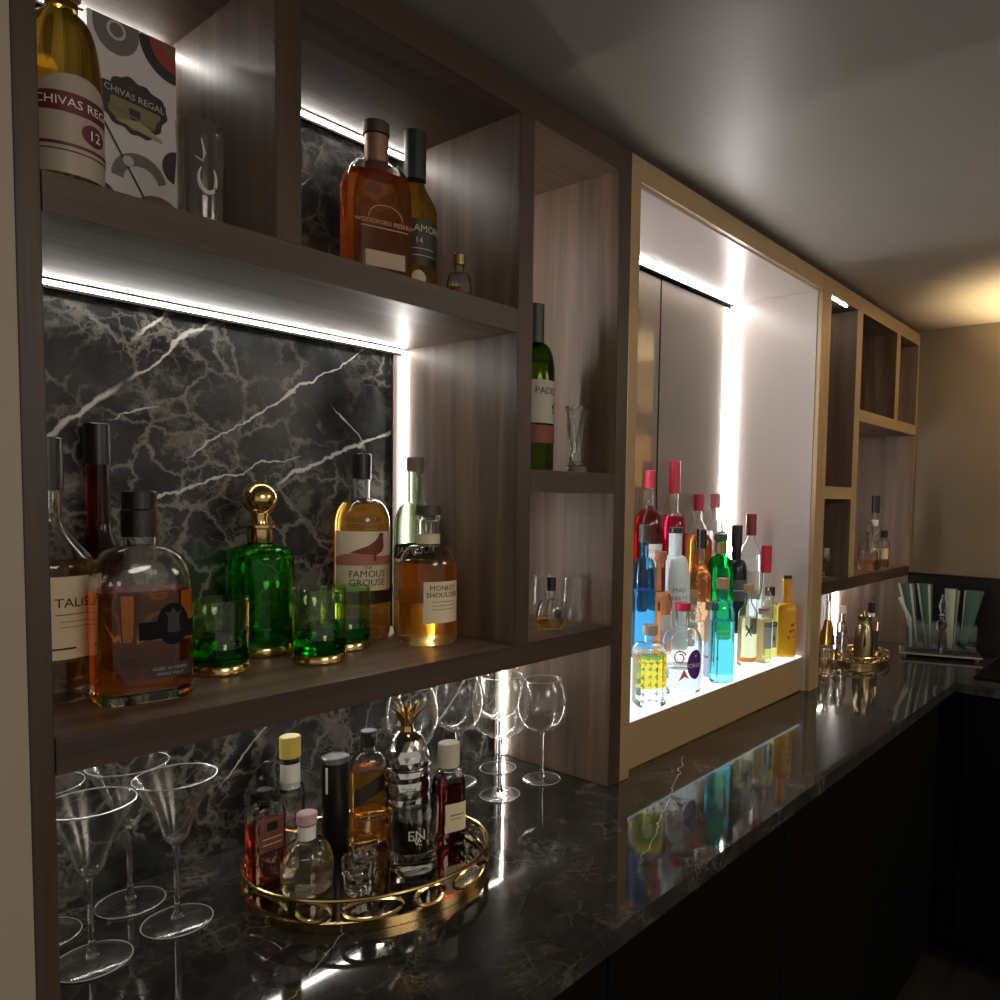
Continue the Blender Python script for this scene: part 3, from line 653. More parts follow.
def green_tumbler(label, x, y, h=0.098, r=0.0365):
    t = thing('green_tumbler', label, 'glass', (x, y, z1t+0.0006), 0.3, 'green tumblers with gold bases on the marble shelf')
    lathe('gold_base', [(0, 0), (r*0.93, 0), (r*0.98, 0.002), (r*0.98, 0.010), (r*0.93, 0.0125), (0, 0.0125)], GOLD, t, 36)
    lathe('thick_bottom', [(0, 0.013), (r*0.90, 0.013), (r*0.97, 0.016), (r*0.972, 0.034), (r*0.93, 0.041), (r*0.80, 0.036), (0, 0.032)], GREEN_D, t, 40)
    pr = [(r*0.935, 0.0415), (r*0.976, 0.0345), (r*0.98, 0.045), (r, h-0.001), (r-0.0008, h), (r-0.0016, h-0.001), (r*0.98-0.0016, 0.048), (r*0.935, 0.0415)]
    lathe('bowl', pr, GREEN_T, t, 40); return t
green_tumbler('green glass tumbler with gold base standing alone left of green decanter', 0.404, 0.159)
green_tumbler('green glass tumbler with gold base between decanter and bird-label whisky', 0.527, 0.124, 0.105)
green_tumbler('green glass tumbler with gold base half hidden behind another green tumbler', 0.603, 0.176, 0.096)
# decanter
t = thing('decanter', 'green glass decanter with gold ball stopper and gold base', 'decanter', (0.499, 0.234, z1t+0.0006), 0.2)
lathe('gold_base', [(0, 0), (0.043, 0), (0.0445, 0.002), (0.0445, 0.012), (0.043, 0.0145), (0, 0.0145)], GOLD, t, 40)
lathe('glass_body', [(0, 0.015), (0.043, 0.015), (0.046, 0.019), (0.0465, 0.03), (0.0465, 0.140), (0.045, 0.150), (0.040, 0.156), (0.026, 0.160), (0.0175, 0.163), (0.0165, 0.168),
      (0.013, 0.168), (0.013, 0.160), (0.036, 0.152), (0.0425, 0.143), (0.0435, 0.032), (0.040, 0.024), (0, 0.022)], GREEN_G, t, 44)
lathe('gold_collar', [(0.0170, 0.164), (0.0178, 0.166), (0.0178, 0.184), (0.0235, 0.186), (0.0235, 0.190), (0.016, 0.191), (0, 0.191)], GOLD, t, 32)
st = lathe('stopper', [(0, 0.1915), (0.012, 0.1915), (0.0105, 0.198), (0.012, 0.204)] + [(0.0245*math.sin(a), 0.229-0.0245*math.cos(a)) for a in [0.5+(PI-0.5)*i/14 for i in range(14)]] + [(0, 0.2535)], GOLD, t, 32)

P = Prof(0.0445, 0.185, 0.232, 0.282, 0.0125, 'round')
t = bottle('whisky_bottle', 'amber whisky bottle with red bird on cream label by the upright light', 0.673, 0.236, z1t, P, GLASS, AMBER, 0.222, 12)
cap(t, 0.0150, 0.262, 0.304, BLACK)
lb = paper(t, P, -0.060, 0.060, 0.082, 0.178, pm('warm_cream_paper', (0.84, 0.72, 0.53), 0.6)); HEA = pm('heather_print', (0.50, 0.20, 0.13), 0.6); BIRD = pm('bird_print', (0.20, 0.05, 0.035), 0.6)
oval(t, P, 0.0, 0.132, 0.058, 0.011, HEA, 'heather', 0.0010, [(-1, -0.8), (-1, 0.3), (-0.7, 0.8), (-0.4, 1), (0, 0.7), (0.4, 0.5), (0.7, 0.6), (1, 0.4), (1, -0.8), (0.5, -0.8), (0, -0.8), (-0.5, -0.8)], lb, 8)
bird = [(-0.95, -0.35), (-0.55, -0.1), (-0.2, 0.1), (0.15, 0.45), (0.3, 0.75), (0.33, 0.95), (0.45, 1.05), (0.56, 0.95), (0.64, 0.88), (0.55, 0.80), (0.58, 0.45), (0.6, 0.0), (0.45, -0.35), (0.2, -0.55), (0.2, -0.95), (0.08, -0.95), (0.08, -0.55), (-0.25, -0.5)]
poly_wrap('bird_emblem', P, [(0.006+a*0.036, 0.152+b*0.023) for a, b in bird], BIRD, lb, 0.0013)
letter(t, P, 'THE', 0.0, 0.1195, 0.0075, INK, lb); letter(t, P, 'FAMOUS', 0.0, 0.1095, 0.0155, INK, lb); letter(t, P, 'GROUSE', 0.0, 0.0955, 0.0155, INK, lb)
paper(t, P, -0.060, 0.060, 0.060, 0.079, pm('black_band', (0.02, 0.015, 0.012), 0.5), 'lower_label')
P = Prof(0.040, 0.165, 0.225, 0.285, 0.0125, 'round')
t = bottle('whiskey_bottle', 'clear whiskey bottle with black arched label behind squat amber bottle', 0.757, 0.205, z1t, Prof(0.036, 0.165, 0.225, 0.285, 0.0125, 'round'), glass('pale_green_glass', (0.86, 0.93, 0.84)), PALE, 0.12, 6)
P = Prof(0.036, 0.165, 0.225, 0.285, 0.0125, 'round')
cap(t, 0.0145, 0.278, 0.302, pm('tan_cap', (0.20, 0.16, 0.13), 0.5)); lb = paper(t, P, -0.045, 0.045, 0.130, 0.152, BLACK, arch=0.006); letter(t, P, 'JAMESON', 0, 0.143, 0.0165, WHITE, lb); paper(t, P, -0.045, 0.045, 0.06, 0.125, CREAM, 'lower_label')
P = Prof(0.0465, 0.118, 0.158, 0.205, 0.0175, 'round', base=0.016)
t = bottle('whisky_bottle', 'squat amber whisky bottle with cream square label at shelf front', 0.723, 0.128, z1t, P, GLASS, AMBER, 0.130, 26)
cap(t, 0.0195, 0.206, 0.222, pm('brown_stopper', (0.09, 0.06, 0.045), 0.5), 'stopper'); cap(t, 0.0188, 0.160, 0.176, CREAM, 'neck_band')
lb = paper(t, P, -0.028, 0.038, 0.036, 0.102, CREAM); letter(t, P, 'MONKEY', 0.005, 0.092, 0.0115, INK, lb); letter(t, P, 'SHOULDER', 0.005, 0.081, 0.0115, INK, lb)
for zz in (0.070, 0.064, 0.058): line(t, P, -0.015, 0.026, zz, 0.0007, INK, lb)

# ---- narrow compartment
P = Prof(0.036, 0.175, 0.235, 0.285, 0.013, 'round')
t = bottle('whiskey_bottle', 'green whiskey bottle with cream label on the narrow upper shelf', 0.958, 0.118, zs1, P, glass('bottle_green', (0.42, 0.62, 0.16)), liquid('green_shade_liquid', (0.65, 0.62, 0.15)), 0.20, 38)
cap(t, 0.0155, 0.230, 0.305, pm('grey_green_foil', (0.045, 0.045, 0.04), 0.45), 'neck_foil')
lb = paper(t, P, -0.042, 0.046, 0.088, 0.165, pm('grey_cream_paper', (0.50, 0.46, 0.40), 0.6)); letter(t, P, 'PADDY', 0.004, 0.146, 0.017, INK, lb)
f = wrap(P, 0.0009); link('printed_figure', [f(0.016+a*0.008, 0.118+b*0.012) for a, b in [(-0.3, -1), (0.1, -0.3), (-0.6, 0), (0.2, 0.4), (0.5, 1), (0.7, 0.3), (0.4, -0.4), (0.3, -1)]], [tuple(range(8))], INK, lb)
paper(t, P, -0.042, 0.046, 0.052, 0.084, pm('red_brown_paper', (0.22, 0.06, 0.03), 0.6), 'lower_label')
def facet_prof(n=10):
    return (n,)
def cut_glass(name, label, x, y, z, prof, wall, seg, cat='glass', group=None, gm=GLASS):
    """faceted vessel: flat-shaded lathe with alternating ribs"""
    t = thing(name, label, cat, (x, y, z+0.0006), 0.2, group); V, F = [], []
    rings = list(prof) + [(max(0.001, r-wall), zz) for r, zz in reversed(prof[1:])]
    for q, (r, zz) in enumerate(rings):
        for i in range(seg):
            rr = r*(1.0 if (i+q) % 2 else 0.93) if q < len(prof) else r*0.93
            a = 2*PI*i/seg; V.append((rr*math.cos(a), rr*math.sin(a), zz if q < len(prof) else max(zz, prof[0][1]+0.014)))
    nr = len(rings)
    for q in range(nr-1):
        for i in range(seg): j = (i+1) % seg; F.append((q*seg+i, q*seg+j, (q+1)*seg+j, (q+1)*seg+i))
    F.append(tuple(range(seg-1, -1, -1))); F.append(tuple(range((nr-1)*seg, nr*seg)))
    link('bowl', V, F, gm, t); return t
cut_glass('crystal_vase', 'cut crystal flared vase beside green bottle on the narrow upper shelf', 1.012, 0.060, zs1,
          [(0.020, 0), (0.021, 0.006), (0.0135, 0.022), (0.0145, 0.04), (0.019, 0.08), (0.023, 0.115), (0.0235, 0.122)], 0.003, 14, 'vase')
P = Prof(0.0255, 0.022, 0.055, 0.078, 0.0075, 'round')
t = bottle('miniature_bottle', 'round miniature bottle with amber drink in front of two stemless glasses', 0.945, 0.060, z1t, P, GLASS, GOLDL, 0.020, 10)
cap(t, 0.0095, 0.070, 0.094, BLACK); oval(t, P, 0.010, 0.030, 0.008, 0.009, BLACK, 'seal')
for x, y, l in ((1.014, 0.066, 'stemless clear tasting glass beside round miniature bottle'), (1.000, 0.130, 'stemless clear tasting glass behind round miniature bottle')):
    t = thing('stemless_glass', l, 'glass', (x, y, z1t+0.0006), 0)
    lathe('bowl', [(0, 0.0006), (0.016, 0), (0.018, 0.003), (0.0225, 0.022), (0.0225, 0.04), (0.019, 0.088), (0.018, 0.0886), (0.0175, 0.088), (0.0208, 0.04), (0.0205, 0.024), (0.014, 0.008), (0, 0.007)], THIN, t, 32)

# ---- stemware on the worktop
STEMG = thin_glass('stem_glass', (0.93, 0.95, 0.94), 0.8)
def stemware(t, rf, hs, bowl, rs=0.0034, seg=44):
    """foot, stem and bowl; bowl given as outer (r, z) points"""
    w = 0.0012
    lathe('foot', [(0, 0.0), (rf-0.001, 0.0), (rf, 0.0012), (rf-0.002, 0.0024), (rf*0.55, 0.0036), (rs*2.2, 0.0062), (0, 0.0064)], THIN, t, seg)
    lathe('stem', [(0, 0.0066), (rs*2.1, 0.0066), (rs*1.3, 0.013), (rs, 0.025), (rs, hs-0.012), (rs*1.25, hs-0.004), (bowl[0][0]*0.9, hs-0.0003), (0, hs-0.0003)], GLASS, t, 20)
    inn = [(max(0.0, r-w), z) for r, z in bowl]
    inn[0] = (max(0.0, bowl[0][0]-w), bowl[0][1]+0.004)
    lathe('bowl', [(0, bowl[0][1])] + bowl + [(bowl[-1][0]-w*0.5, bowl[-1][1]+0.0006)] + inn[::-1] + [(0, bowl[0][1]+0.004)], THIN, t, seg)
    rr, zz = bowl[-1]
    V, F = tube_geo([((rr-0.0006)*math.cos(2*PI*i/48), (rr-0.0006)*math.sin(2*PI*i/48), zz+0.0012) for i in range(48)], 0.0007, 6, True); link('rim', V, F, RIM_GLINT, t, True)  # whitish rings here and at the foot: bright outline put into the colour
    V, F = tube_geo([((rf+0.0003)*math.cos(2*PI*i/48), (rf+0.0003)*math.sin(2*PI*i/48), 0.0012) for i in range(48)], 0.0008, 6, True); link('foot_rim_glint', V, F, RIM_GLINT, t, True)
def martini(label, x, y, h=0.188, r=0.0475, foot=0.040):
    t = thing('martini_glass', label, 'glass', (x, y, CT+0.0006), 0, 'martini glasses on the worktop')
    hs = h-0.085; bowl = [(0.006, hs), (0.014, hs+0.008), (r*0.55, hs+0.045), (r*0.985, hs+0.083), (r, h)]
    stemware(t, foot, hs, bowl, 0.0034, 48); return t
martini('martini glass beside the wooden side panel and nearest the worktop front edge', 0.243, 0.135)
martini('martini glass nearest the brass tray', 0.341, 0.146)
martini('martini glass tight against the marble behind two others', 0.322, 0.240)
martini('martini glass mostly hidden by the wooden side panel', 0.2235, 0.238)
def wine(label, x, y, h=0.21, r=0.046, foot=0.036):
    t = thing('wine_glass', label, 'glass', (x, y, CT+0.0006), 0, 'balloon glasses by the marble')
    hs = h*0.47; hb = h-hs
    bowl = [(0.0055, hs), (0.014, hs+0.004)] + [(r*math.sin(a)*(1 if a < PI/2 else 1), hs+hb*0.52*(1-math.cos(a))) for a in [0.55+0.16*i for i in range(1, 8)]]
    zt = bowl[-1][1]; bowl += [(r*0.96, zt+(h-zt)*0.35), (r*0.87, zt+(h-zt)*0.7), (r*0.74, h)]
    stemware(t, foot, hs, bowl); return t
wine('balloon glass standing nearest the brass tray, before the upright light', 0.892, 0.130, 0.222, 0.0525)
wine('balloon glass closest to the wooden panel of the lit niche', 0.998, 0.124, 0.196, 0.047)
wine('balloon glass in the corner right before the upright light', 0.985, 0.232, 0.21, 0.047)
wine('balloon glass behind the dark bottle with cream cap', 0.882, 0.236, 0.205, 0.047)
wine('balloon glass partly hidden behind the pineapple shaker', 0.775, 0.235, 0.205, 0.047)

# ---- brass tray
def oval_tray(label, x, y, rot, a, b, hgt, n_link, name='serving_tray'):
    t = thing(name, label, 'tray', (x, y, CT+0.0006), rot)
    def ell(s, n=72): return [(a*s*math.cos(2*PI*i/n), b*s*math.sin(2*PI*i/n)) for i in range(n)]
    e = ell(0.97); V = [(p[0], p[1], 0.004) for p in e] + [(p[0], p[1], 0.0085) for p in e]; n = len(e)
    link('mirror_base', V, [tuple(range(n-1, -1, -1)), tuple(range(n, 2*n))] + [(i, (i+1) % n, n+(i+1) % n, n+i) for i in range(n)], pm('tray_mirror', (0.30, 0.27, 0.22), 0.06, 1.0), t)
    o_, i_ = ell(1.0), ell(0.968)
    V = [(p[0], p[1], 0) for p in o_]+[(p[0], p[1], 0.012) for p in o_]+[(p[0], p[1], 0.012) for p in i_]+[(p[0], p[1], 0) for p in i_]
    F = []
    for k in range(4):
        for i in range(n): F.append((k*n+i, k*n+(i+1) % n, ((k+1) % 4)*n+(i+1) % n, ((k+1) % 4)*n+i))
    link('rim_band', V, F, GOLD, t, True)
    V, F = tube_geo([(p[0], p[1], hgt) for p in ell(1.0)], 0.0026, 8, True); link('top_rail', V, F, GOLD, t, True)
    for k in range(n_link):
        c = 2*PI*(k+0.5)/n_link; half = PI/n_link*(0.60 if k % 2 else 1.0)
        pts = [(a*math.cos(c+half*math.cos(q)), b*math.sin(c+half*math.cos(q)), 0.012+(hgt-0.012)*(0.5+0.42*math.sin(q))) for q in [2*PI*i/18 for i in range(18)]]
        V, F = tube_geo(pts, 0.0028, 6, True); link('gallery_link', V, F, GOLD, t, True)
    return t
oval_tray('oval brass tray with open link gallery holding bottles and glasses', 0.564, 0.056, -0.588, 0.166, 0.141, 0.042, 14)
ZT = CT+0.0091
P = Prof(0.0195, 0.100, 0.125, 0.168, 0.0105, 'round')
t = bottle('bitters_bottle', 'tall clear bottle with yellow cap and white paper collar on tray', 0.502, 0.160, ZT, P, GLASS, liquid('faint_pink', (0.9, 0.75, 0.7)), 0.07, 10)
cap(t, 0.0145, 0.160, 0.190, pm('yellow_cap', (0.75, 0.58, 0.12), 0.45)); cap(t, 0.0135, 0.115, 0.152, WHITE, 'paper_collar'); cap(t, 0.0142, 0.152, 0.1555, BLACK, 'neck_ring'); cap(t, 0.0140, 0.110, 0.114, BLACK, 'neck_ring')
P = Prof(0.0235, 0.095, 0.112, 0.124, 0.010, 'sq', (6.0, 1.0, 0.7))
t = bottle('flask_bottle', 'rectangular rose pink bottle with dark square print at tray edge', 0.453, 0.139, ZT, P, GLASS, liquid('rose_pink', (0.75, 0.22, 0.16)), 0.088, 28)
cap(t, 0.011, 0.120, 0.132, BLACK); lb = paper(t, P, -0.016, 0.018, 0.05, 0.096, pm('rose_brown_print', (0.20, 0.07, 0.05), 0.5)); paper(t, P, -0.006, 0.008, 0.078, 0.090, BLACK, 'print_square', 0.0009, parent=lb); line(t, P, -0.012, 0.014, 0.068, 0.0012, CREAM, lb); line(t, P, -0.012, 0.014, 0.060, 0.0012, CREAM, lb)
P = Prof(0.011, 0.10, 0.115, 0.126, 0.007, 'round')
t = bottle('dropper_bottle', 'slim bottle with black dropper top behind rose pink bottle', 0.470, 0.166, ZT, P, glass('brown_glass', (0.35, 0.2, 0.1)), None, 0)
cap(t, 0.0100, 0.119, 0.138, BLACK); lathe('dropper_bulb', [(0, 0.1385), (0.005, 0.1385), (0.006, 0.150), (0.004, 0.159), (0, 0.161)], BLACK, t, 16)
P = Prof(0.034, 0.032, 0.066, 0.094, 0.0105, 'round', base=0.012)
t = bottle('tequila_bottle', 'squat round clear bottle with pink cap and dark tag', 0.483, 0.085, ZT, P, GLASS, liquid('faint_gold', (0.93, 0.86, 0.68)), 0.040, 0)
cap(t, 0.0135, 0.090, 0.104, pm('pink_cap', (0.62, 0.38, 0.40), 0.4)); lb = paper(t, P, -0.010, 0.006, 0.042, 0.062, pm('dark_tag', (0.035, 0.025, 0.025), 0.5), 'tag', 0.0012); line(t, P, -0.007, 0.003, 0.052, 0.001, CREAM, lb, 0.0016); cap(t, 0.0116, 0.068, 0.086, WHITE, 'neck_label')
t = thing('canister', 'tall black cylindrical canister with silver rim on tray', 'canister', (0.573, 0.158, ZT+0.0006), face_cam((0.58, 0.16, ZT)))
lathe('tube', [(0, 0), (0.019, 0), (0.0195, 0.001), (0.0195, 0.134), (0, 0.134)], pm('black_card', (0.010, 0.010, 0.011), 0.3), t, 32)
lathe('lid', [(0.0195, 0.1343), (0.0202, 0.1345), (0.0202, 0.142), (0.0186, 0.1432), (0.0186, 0.141), (0, 0.141)], pm('steel_rim', (0.32, 0.32, 0.33), 0.3, 1.0), t, 32)
link('print_stripe', [(0.0198*math.sin(-0.75+0.2*i/6), -0.0198*math.cos(-0.75+0.2*i/6), zz) for zz in (0.09, 0.13) for i in range(7)], [(i, i+1, i+8, i+7) for i in range(6)], WHITE, t)
P = Prof(0.0275, 0.108, 0.138, 0.160, 0.0105, 'round', (4.5, 1.0, 0.85))
t = bottle('whisky_bottle', 'amber whisky bottle with slanted dark label standing on tray', 0.624, 0.147, ZT, P, GLASS, AMBER, 0.112, 8)
cap(t, 0.0128, 0.148, 0.172, BLACK)
f = wrap(P, 0.0005); V = []
for i in range(9):
    u = -0.024+0.048*i/8
    for dz in (-0.013, 0.013): V.append(f(u, 0.085+u*0.55+dz))
lb = link('slanted_label', V, [(2*i, 2*i+2, 2*i+3, 2*i+1) for i in range(8)], pm('bronze_black_label', (0.05, 0.038, 0.028), 0.5), t); line(t, P, -0.016, 0.016, 0.045, 0.0015, GT, t); line(t, P, -0.012, 0.012, 0.038, 0.001, GT, t)
# pineapple shaker
def shaker():
    t = thing('pineapple_shaker', 'silver faceted pineapple cocktail shaker with gold leaf crown', 'shaker', (0.650, 0.086, ZT+0.0006), 0.2)
    prof = [(0.024, 0), (0.028, 0.010), (0.0325, 0.03), (0.0345, 0.055), (0.0345, 0.08), (0.0335, 0.105), (0.0325, 0.122)]
    def facet(pr, n=22):
        V, F = [], []
        fine = []
        for (r0, z0), (r1, z1_) in zip(pr, pr[1:]):
            fine += [(r0, z0), ((r0+r1)/2, (z0+z1_)/2)]
        fine.append(pr[-1])
        for q, (r, zz) in enumerate(fine):
            for i in range(n):
                a = 2*PI*(i+0.5*(q % 2))/n; rr = r*(1.035 if q % 2 else 0.985); V.append((rr*math.cos(a), rr*math.sin(a), zz))
        for q in range(len(fine)-1):
            for i in range(n):
                j = (i+1) % n; a, b, c, d = q*n+i, q*n+j, (q+1)*n+j, (q+1)*n+i
                F += [(a, b, d), (b, c, d)] if q % 2 == 0 else [(a, b, c), (a, c, d)]
        F += [tuple(range(n-1, -1, -1)), tuple(range((len(fine)-1)*n, len(fine)*n))]
        return V, F
    V, F = facet(prof); link('cup', V, F, CHROME, t)
    lathe('rim', [(0.0352, 0.1225), (0.0362, 0.1245), (0.0352, 0.1265), (0, 0.1265)], pm('dark_steel', (0.2, 0.19, 0.18), 0.2, 1.0), t, 32)
    V, F = facet([(0.0335, 0.127), (0.032, 0.145), (0.027, 0.162), (0.019, 0.173), (0.011, 0.178)]); lid = link('lid', V, F, CHROME, t)
    crown = lathe('crown', [(0, 0.1785), (0.0105, 0.1785), (0.009, 0.188), (0.011, 0.20), (0, 0.204)], GOLD, t, 20)
    for k in range(12):
        a = 2*PI*k/6 + (0.5 if k >= 6 else 0); L_ = 0.040 if k >= 6 else 0.030; sp = 0.013 if k >= 6 else 0.022
        pts = [(math.cos(a)*(0.006+sp*q*q), math.sin(a)*(0.006+sp*q*q), 0.186+L_*q) for q in (0, 0.35, 0.7, 1)]
        V, F = tube_geo(pts, [0.0035, 0.0048, 0.0032, 0.0005], 6); link('leaf', V, F, GOLD, crown, True)
shaker()
loc = (0.612, 0.020, ZT)
t = tumbler('rocks_glass', 'short straight glass with black inner and white etched monogram', *loc, 0.0335, 0.0355, 0.098, base=0.03)
t.rotation_euler = (0, 0, face_cam(loc))
lathe('black_inner', [(0, 0.0315), (0.0295, 0.0315), (0.0325, 0.078), (0.0, 0.0778)], pm('black_gel', (0.004, 0.004, 0.004), 0.25), t, 36)
PM_ = Prof(0.0358, 0.09, 0.096, 0.105, 0.02, 'round'); g_ = letter(t, PM_, 'EN', 0.004, 0.06, 0.020, FROST, t, 0.0004); letter(t, PM_, 'V', 0.004, 0.052, 0.018, FROST, g_, 0.0004)
P = Prof(0.024, 0.094, 0.118, 0.128, 0.0115, 'round', (4.0, 1.0, 0.8))
t = bottle('liqueur_bottle', 'dark purple liqueur bottle with cream cap and cream label', 0.690, 0.036, ZT, P, GLASS, liquid('port_dark', (0.22, 0.02, 0.025)), 0.108, 22)
cap(t, 0.0165, 0.124, 0.160, pm('cream_cap', (0.62, 0.56, 0.45), 0.5)); lb = paper(t, P, -0.012, 0.022, 0.026, 0.070, CREAM); line(t, P, -0.005, 0.017, 0.052, 0.0014, INK, lb); line(t, P, -0.004, 0.012, 0.046, 0.001, INK, lb)
def shot(label, x, y):
    t = thing('shot_glass', label, 'glass', (x, y, ZT+0.0006), 0.1)
    V, F = [], []; n = 16
    rings = [(0.0165, 0), (0.0175, 0.004), (0.0185, 0.022), (0.0205, 0.024), (0.022, 0.046), (0.0205, 0.046), (0.0175, 0.022), (0.0145, 0.016)]
    for q, (r, zz) in enumerate(rings):
        for i in range(n):
            rr = r*(0.92 if (q in (1, 2) and i % 2) else 1); V.append((rr*math.cos(2*PI*i/n), rr*math.sin(2*PI*i/n), zz))
    for q in range(len(rings)-1):
        for i in range(n): F.append((q*n+i, q*n+(i+1) % n, (q+1)*n+(i+1) % n, (q+1)*n+i))
    F += [tuple(range(n-1, -1, -1)), tuple(range((len(rings)-1)*n, len(rings)*n))]
    link('bowl', V, F, GLASS, t)
shot('faceted shot glass at the tray front rim', 0.520, 0.022); shot('faceted shot glass between the other shot glass and amber bottle', 0.556, 0.062)

# ================================================================== bottles in the lit niche
FL, S2, S3 = zp, zp+0.075, zp+0.165
C_ = lambda n, c: liquid(n, c)
CLEARL = liquid('clear_spirit', (0.97, 0.98, 0.99))
def simple(name, label, x, y, z, R, hb, hn, ht, rn, kind, gm, liq, lev, capm, ch, sh=None, turn=0, cr=None, base=0.006, cname='cap'):
    P = Prof(R, hb, hn, ht, rn, kind, sh, base=base); t = bottle(name, label, x, y, z, P, gm, liq, lev, turn, seg=28)
    if capm: cap(t, cr or rn*1.25, ht-ch*0.35, ht+ch*0.65, capm, cname, 20)
    return t, P
# front row
t, P = simple('crystal_decanter', 'square cut decanter of golden spirit at niche front corner', 1.275, 0.066, FL, 0.033, 0.118, 0.135, 0.160, 0.012, 'sq', GLASS, liquid('golden_yellow', (0.98, 0.78, 0.10)), 0.112, pm('pale_stopper', (0.42, 0.36, 0.28), 0.5), 0.022, (5.0, 1.0, 1.0), 20, 0.0165, 0.04, 'stopper')
# raised diamonds cut into its sides
for j in range(6):
    for i in range(4):
        f = wrap(P, 0.0); u = -0.0225+0.015*i + (0.0 if j % 2 else 0.0); zc = 0.016+0.0165*j
        c = f(u, zc); q = [f(u+0.0068, zc), f(u, zc+0.0078), f(u-0.0068, zc), f(u, zc-0.0078)]
        V = [(c[0], c[1]-0.0028, c[2])] + [(a, b-0.0003, d) for a, b, d in q]
        link('cut_diamond', V, [(0, 1, 2), (0, 2, 3), (0, 3, 4), (0, 4, 1), (4, 3, 2, 1)], GLASS, t)
t, P = simple('vodka_bottle', 'round-shouldered clear bottle with red swirl and purple oval label', 1.413, 0.070, FL, 0.046, 0.112, 0.152, 0.196, 0.016, 'round', GLASS, CLEARL, 0.06, RED, 0.018, None, 10, 0.0185, 0.014)
PUR = pm('purple_print', (0.10, 0.02, 0.22), 0.45); RDP = pm('coral_print', (0.65, 0.12, 0.12), 0.5)
o = oval(t, P, 0.026, 0.072, 0.021, 0.034, PUR, 'emblem'); letter(t, P, 'CIROC', 0.026, 0.070, 0.0125, WHITE, o, 0.0014); letter(t, P, '*', 0.026, 0.092, 0.014, WHITE, o, 0.0014)
V, F = tube_geo([wrap(P, 0.0005)(-0.012+0.015*math.cos(a)*(1-0.03*i), 0.088+0.016*math.sin(a)*(1-0.03*i)) for i, a in enumerate([0.4+0.45*k for k in range(18)])], 0.0018, 5); link('swirl', V, F, RDP, t, True)
oval(t, P, -0.002, 0.048, 0.012, 0.014, RDP, 'ribbon_print', 0.0006, [(-1, -1), (0, 1), (1, -0.6), (0.2, -0.2)])
t, P = simple('blue_vial', 'little bright blue bottle behind the cut decanter', 1.366, 0.102, FL, 0.0105, 0.05, 0.06, 0.069, 0.006, 'round', GLASS, liquid('vial_blue', (0.02, 0.45, 0.85)), 0.055, pm('blue_cap', (0.03, 0.3, 0.55), 0.4), 0.008)
t, P = simple('gin_bottle', 'slim grey frosted bottle with pink band and cork behind blue bottle', 1.592, 0.096, FL, 0.018, 0.128, 0.152, 0.176, 0.011, 'round', glass('grey_frost', (0.82, 0.82, 0.86), 1.2, 0.3), None, 0, CORK, 0.020, None, 0, 0.0165, cname='cork')
paper(t, P, -0.03, 0.03, 0.048, 0.054, pm('pink_print', (0.62, 0.15, 0.2), 0.5), 'band')
t, P = simple('gin_bottle', 'bright sky blue square gin bottle with wooden stopper', 1.566, 0.052, FL, 0.029, 0.158, 0.200, 0.238, 0.0125, 'round', glass('sky_blue_glass', (0.62, 0.95, 1.0)), liquid('sky_blue_gin', (0.42, 0.90, 1.0)), 0.15, CORK, 0.026, (4.5, 1.0, 0.9), 16, 0.0155, 0.02, 'stopper')
BP = pm('pale_blue_print', (0.55, 0.75, 0.82), 0.5)
for k, s in enumerate(('BOMBAY', 'SAPPHIRE')): letter(t, P, s, 0, 0.128-0.013*k, 0.0088, BP, t, 0.0006)
t, P = simple('liqueur_bottle', 'pale yellow bottle with black cross mark and orange base ring', 1.774, 0.088, FL, 0.0265, 0.140, 0.175, 0.205, 0.010, 'S', GLASS, liquid('pale_lemon', (0.97, 0.92, 0.60)), 0.13, CORK, 0.022, None, 0, 0.0135, 0.012, 'cork')
for s in (1, -1):
    f = wrap(P, 0.0006); link('cross_mark', [f(0.004-s*0.009, 0.083), f(0.004-s*0.006, 0.082), f(0.004+s*0.010, 0.110), f(0.004+s*0.006, 0.112)], [(0, 1, 2, 3) if s > 0 else (3, 2, 1, 0)], INK, t)
paper(t, P, -0.036, 0.036, 0.012, 0.024, pm('orange_print', (0.80, 0.28, 0.03), 0.5), 'base_ring')
t, P = simple('vodka_bottle', 'clear vodka bottle with tall red cap beside cross-marked bottle', 1.838, 0.070, FL, 0.0240, 0.165, 0.215, 0.275, 0.0105, 'S', GLASS, CLEARL, 0.12, RED, 0.075, None, 0, 0.0145)
paper(t, P, -0.018, 0.02, 0.135, 0.152, pm('silver_print', (0.45, 0.42, 0.45), 0.35), 'label'); paper(t, P, -0.014, 0.014, 0.146, 0.150, RED, 'red_line', 0.0009)
t, P = simple('liqueur_bottle', 'yellow bottle with black cap and black band label', 1.889, 0.080, FL, 0.0220, 0.135, 0.165, 0.188, 0.0115, 'round', GLASS, liquid('lemon_yellow', (0.95, 0.83, 0.15)), 0.15, BLACK, 0.024, (4.0, 1.0, 1.0), 14, 0.0145)
lb = paper(t, P, -0.018, 0.018, 0.035, 0.098, pm('grey_yellow_paper', (0.42, 0.40, 0.30), 0.5)); bd = paper(t, P, -0.018, 0.018, 0.094, 0.108, BLACK, 'band', 0.0008, parent=lb); letter(t, P, 'RHUM', 0, 0.101, 0.010, CREAM, lb, 0.0013); oval(t, P, 0, 0.065, 0.014, 0.018, pm('olive_print', (0.12, 0.12, 0.07), 0.5), 'print', 0.0008, [(-1, -0.6), (-0.5, 0.5), (0, 1), (0.6, 0.4), (1, -0.2), (0.3, -1)], lb)
OR = liquid('orange_yellow', (0.98, 0.60, 0.02))
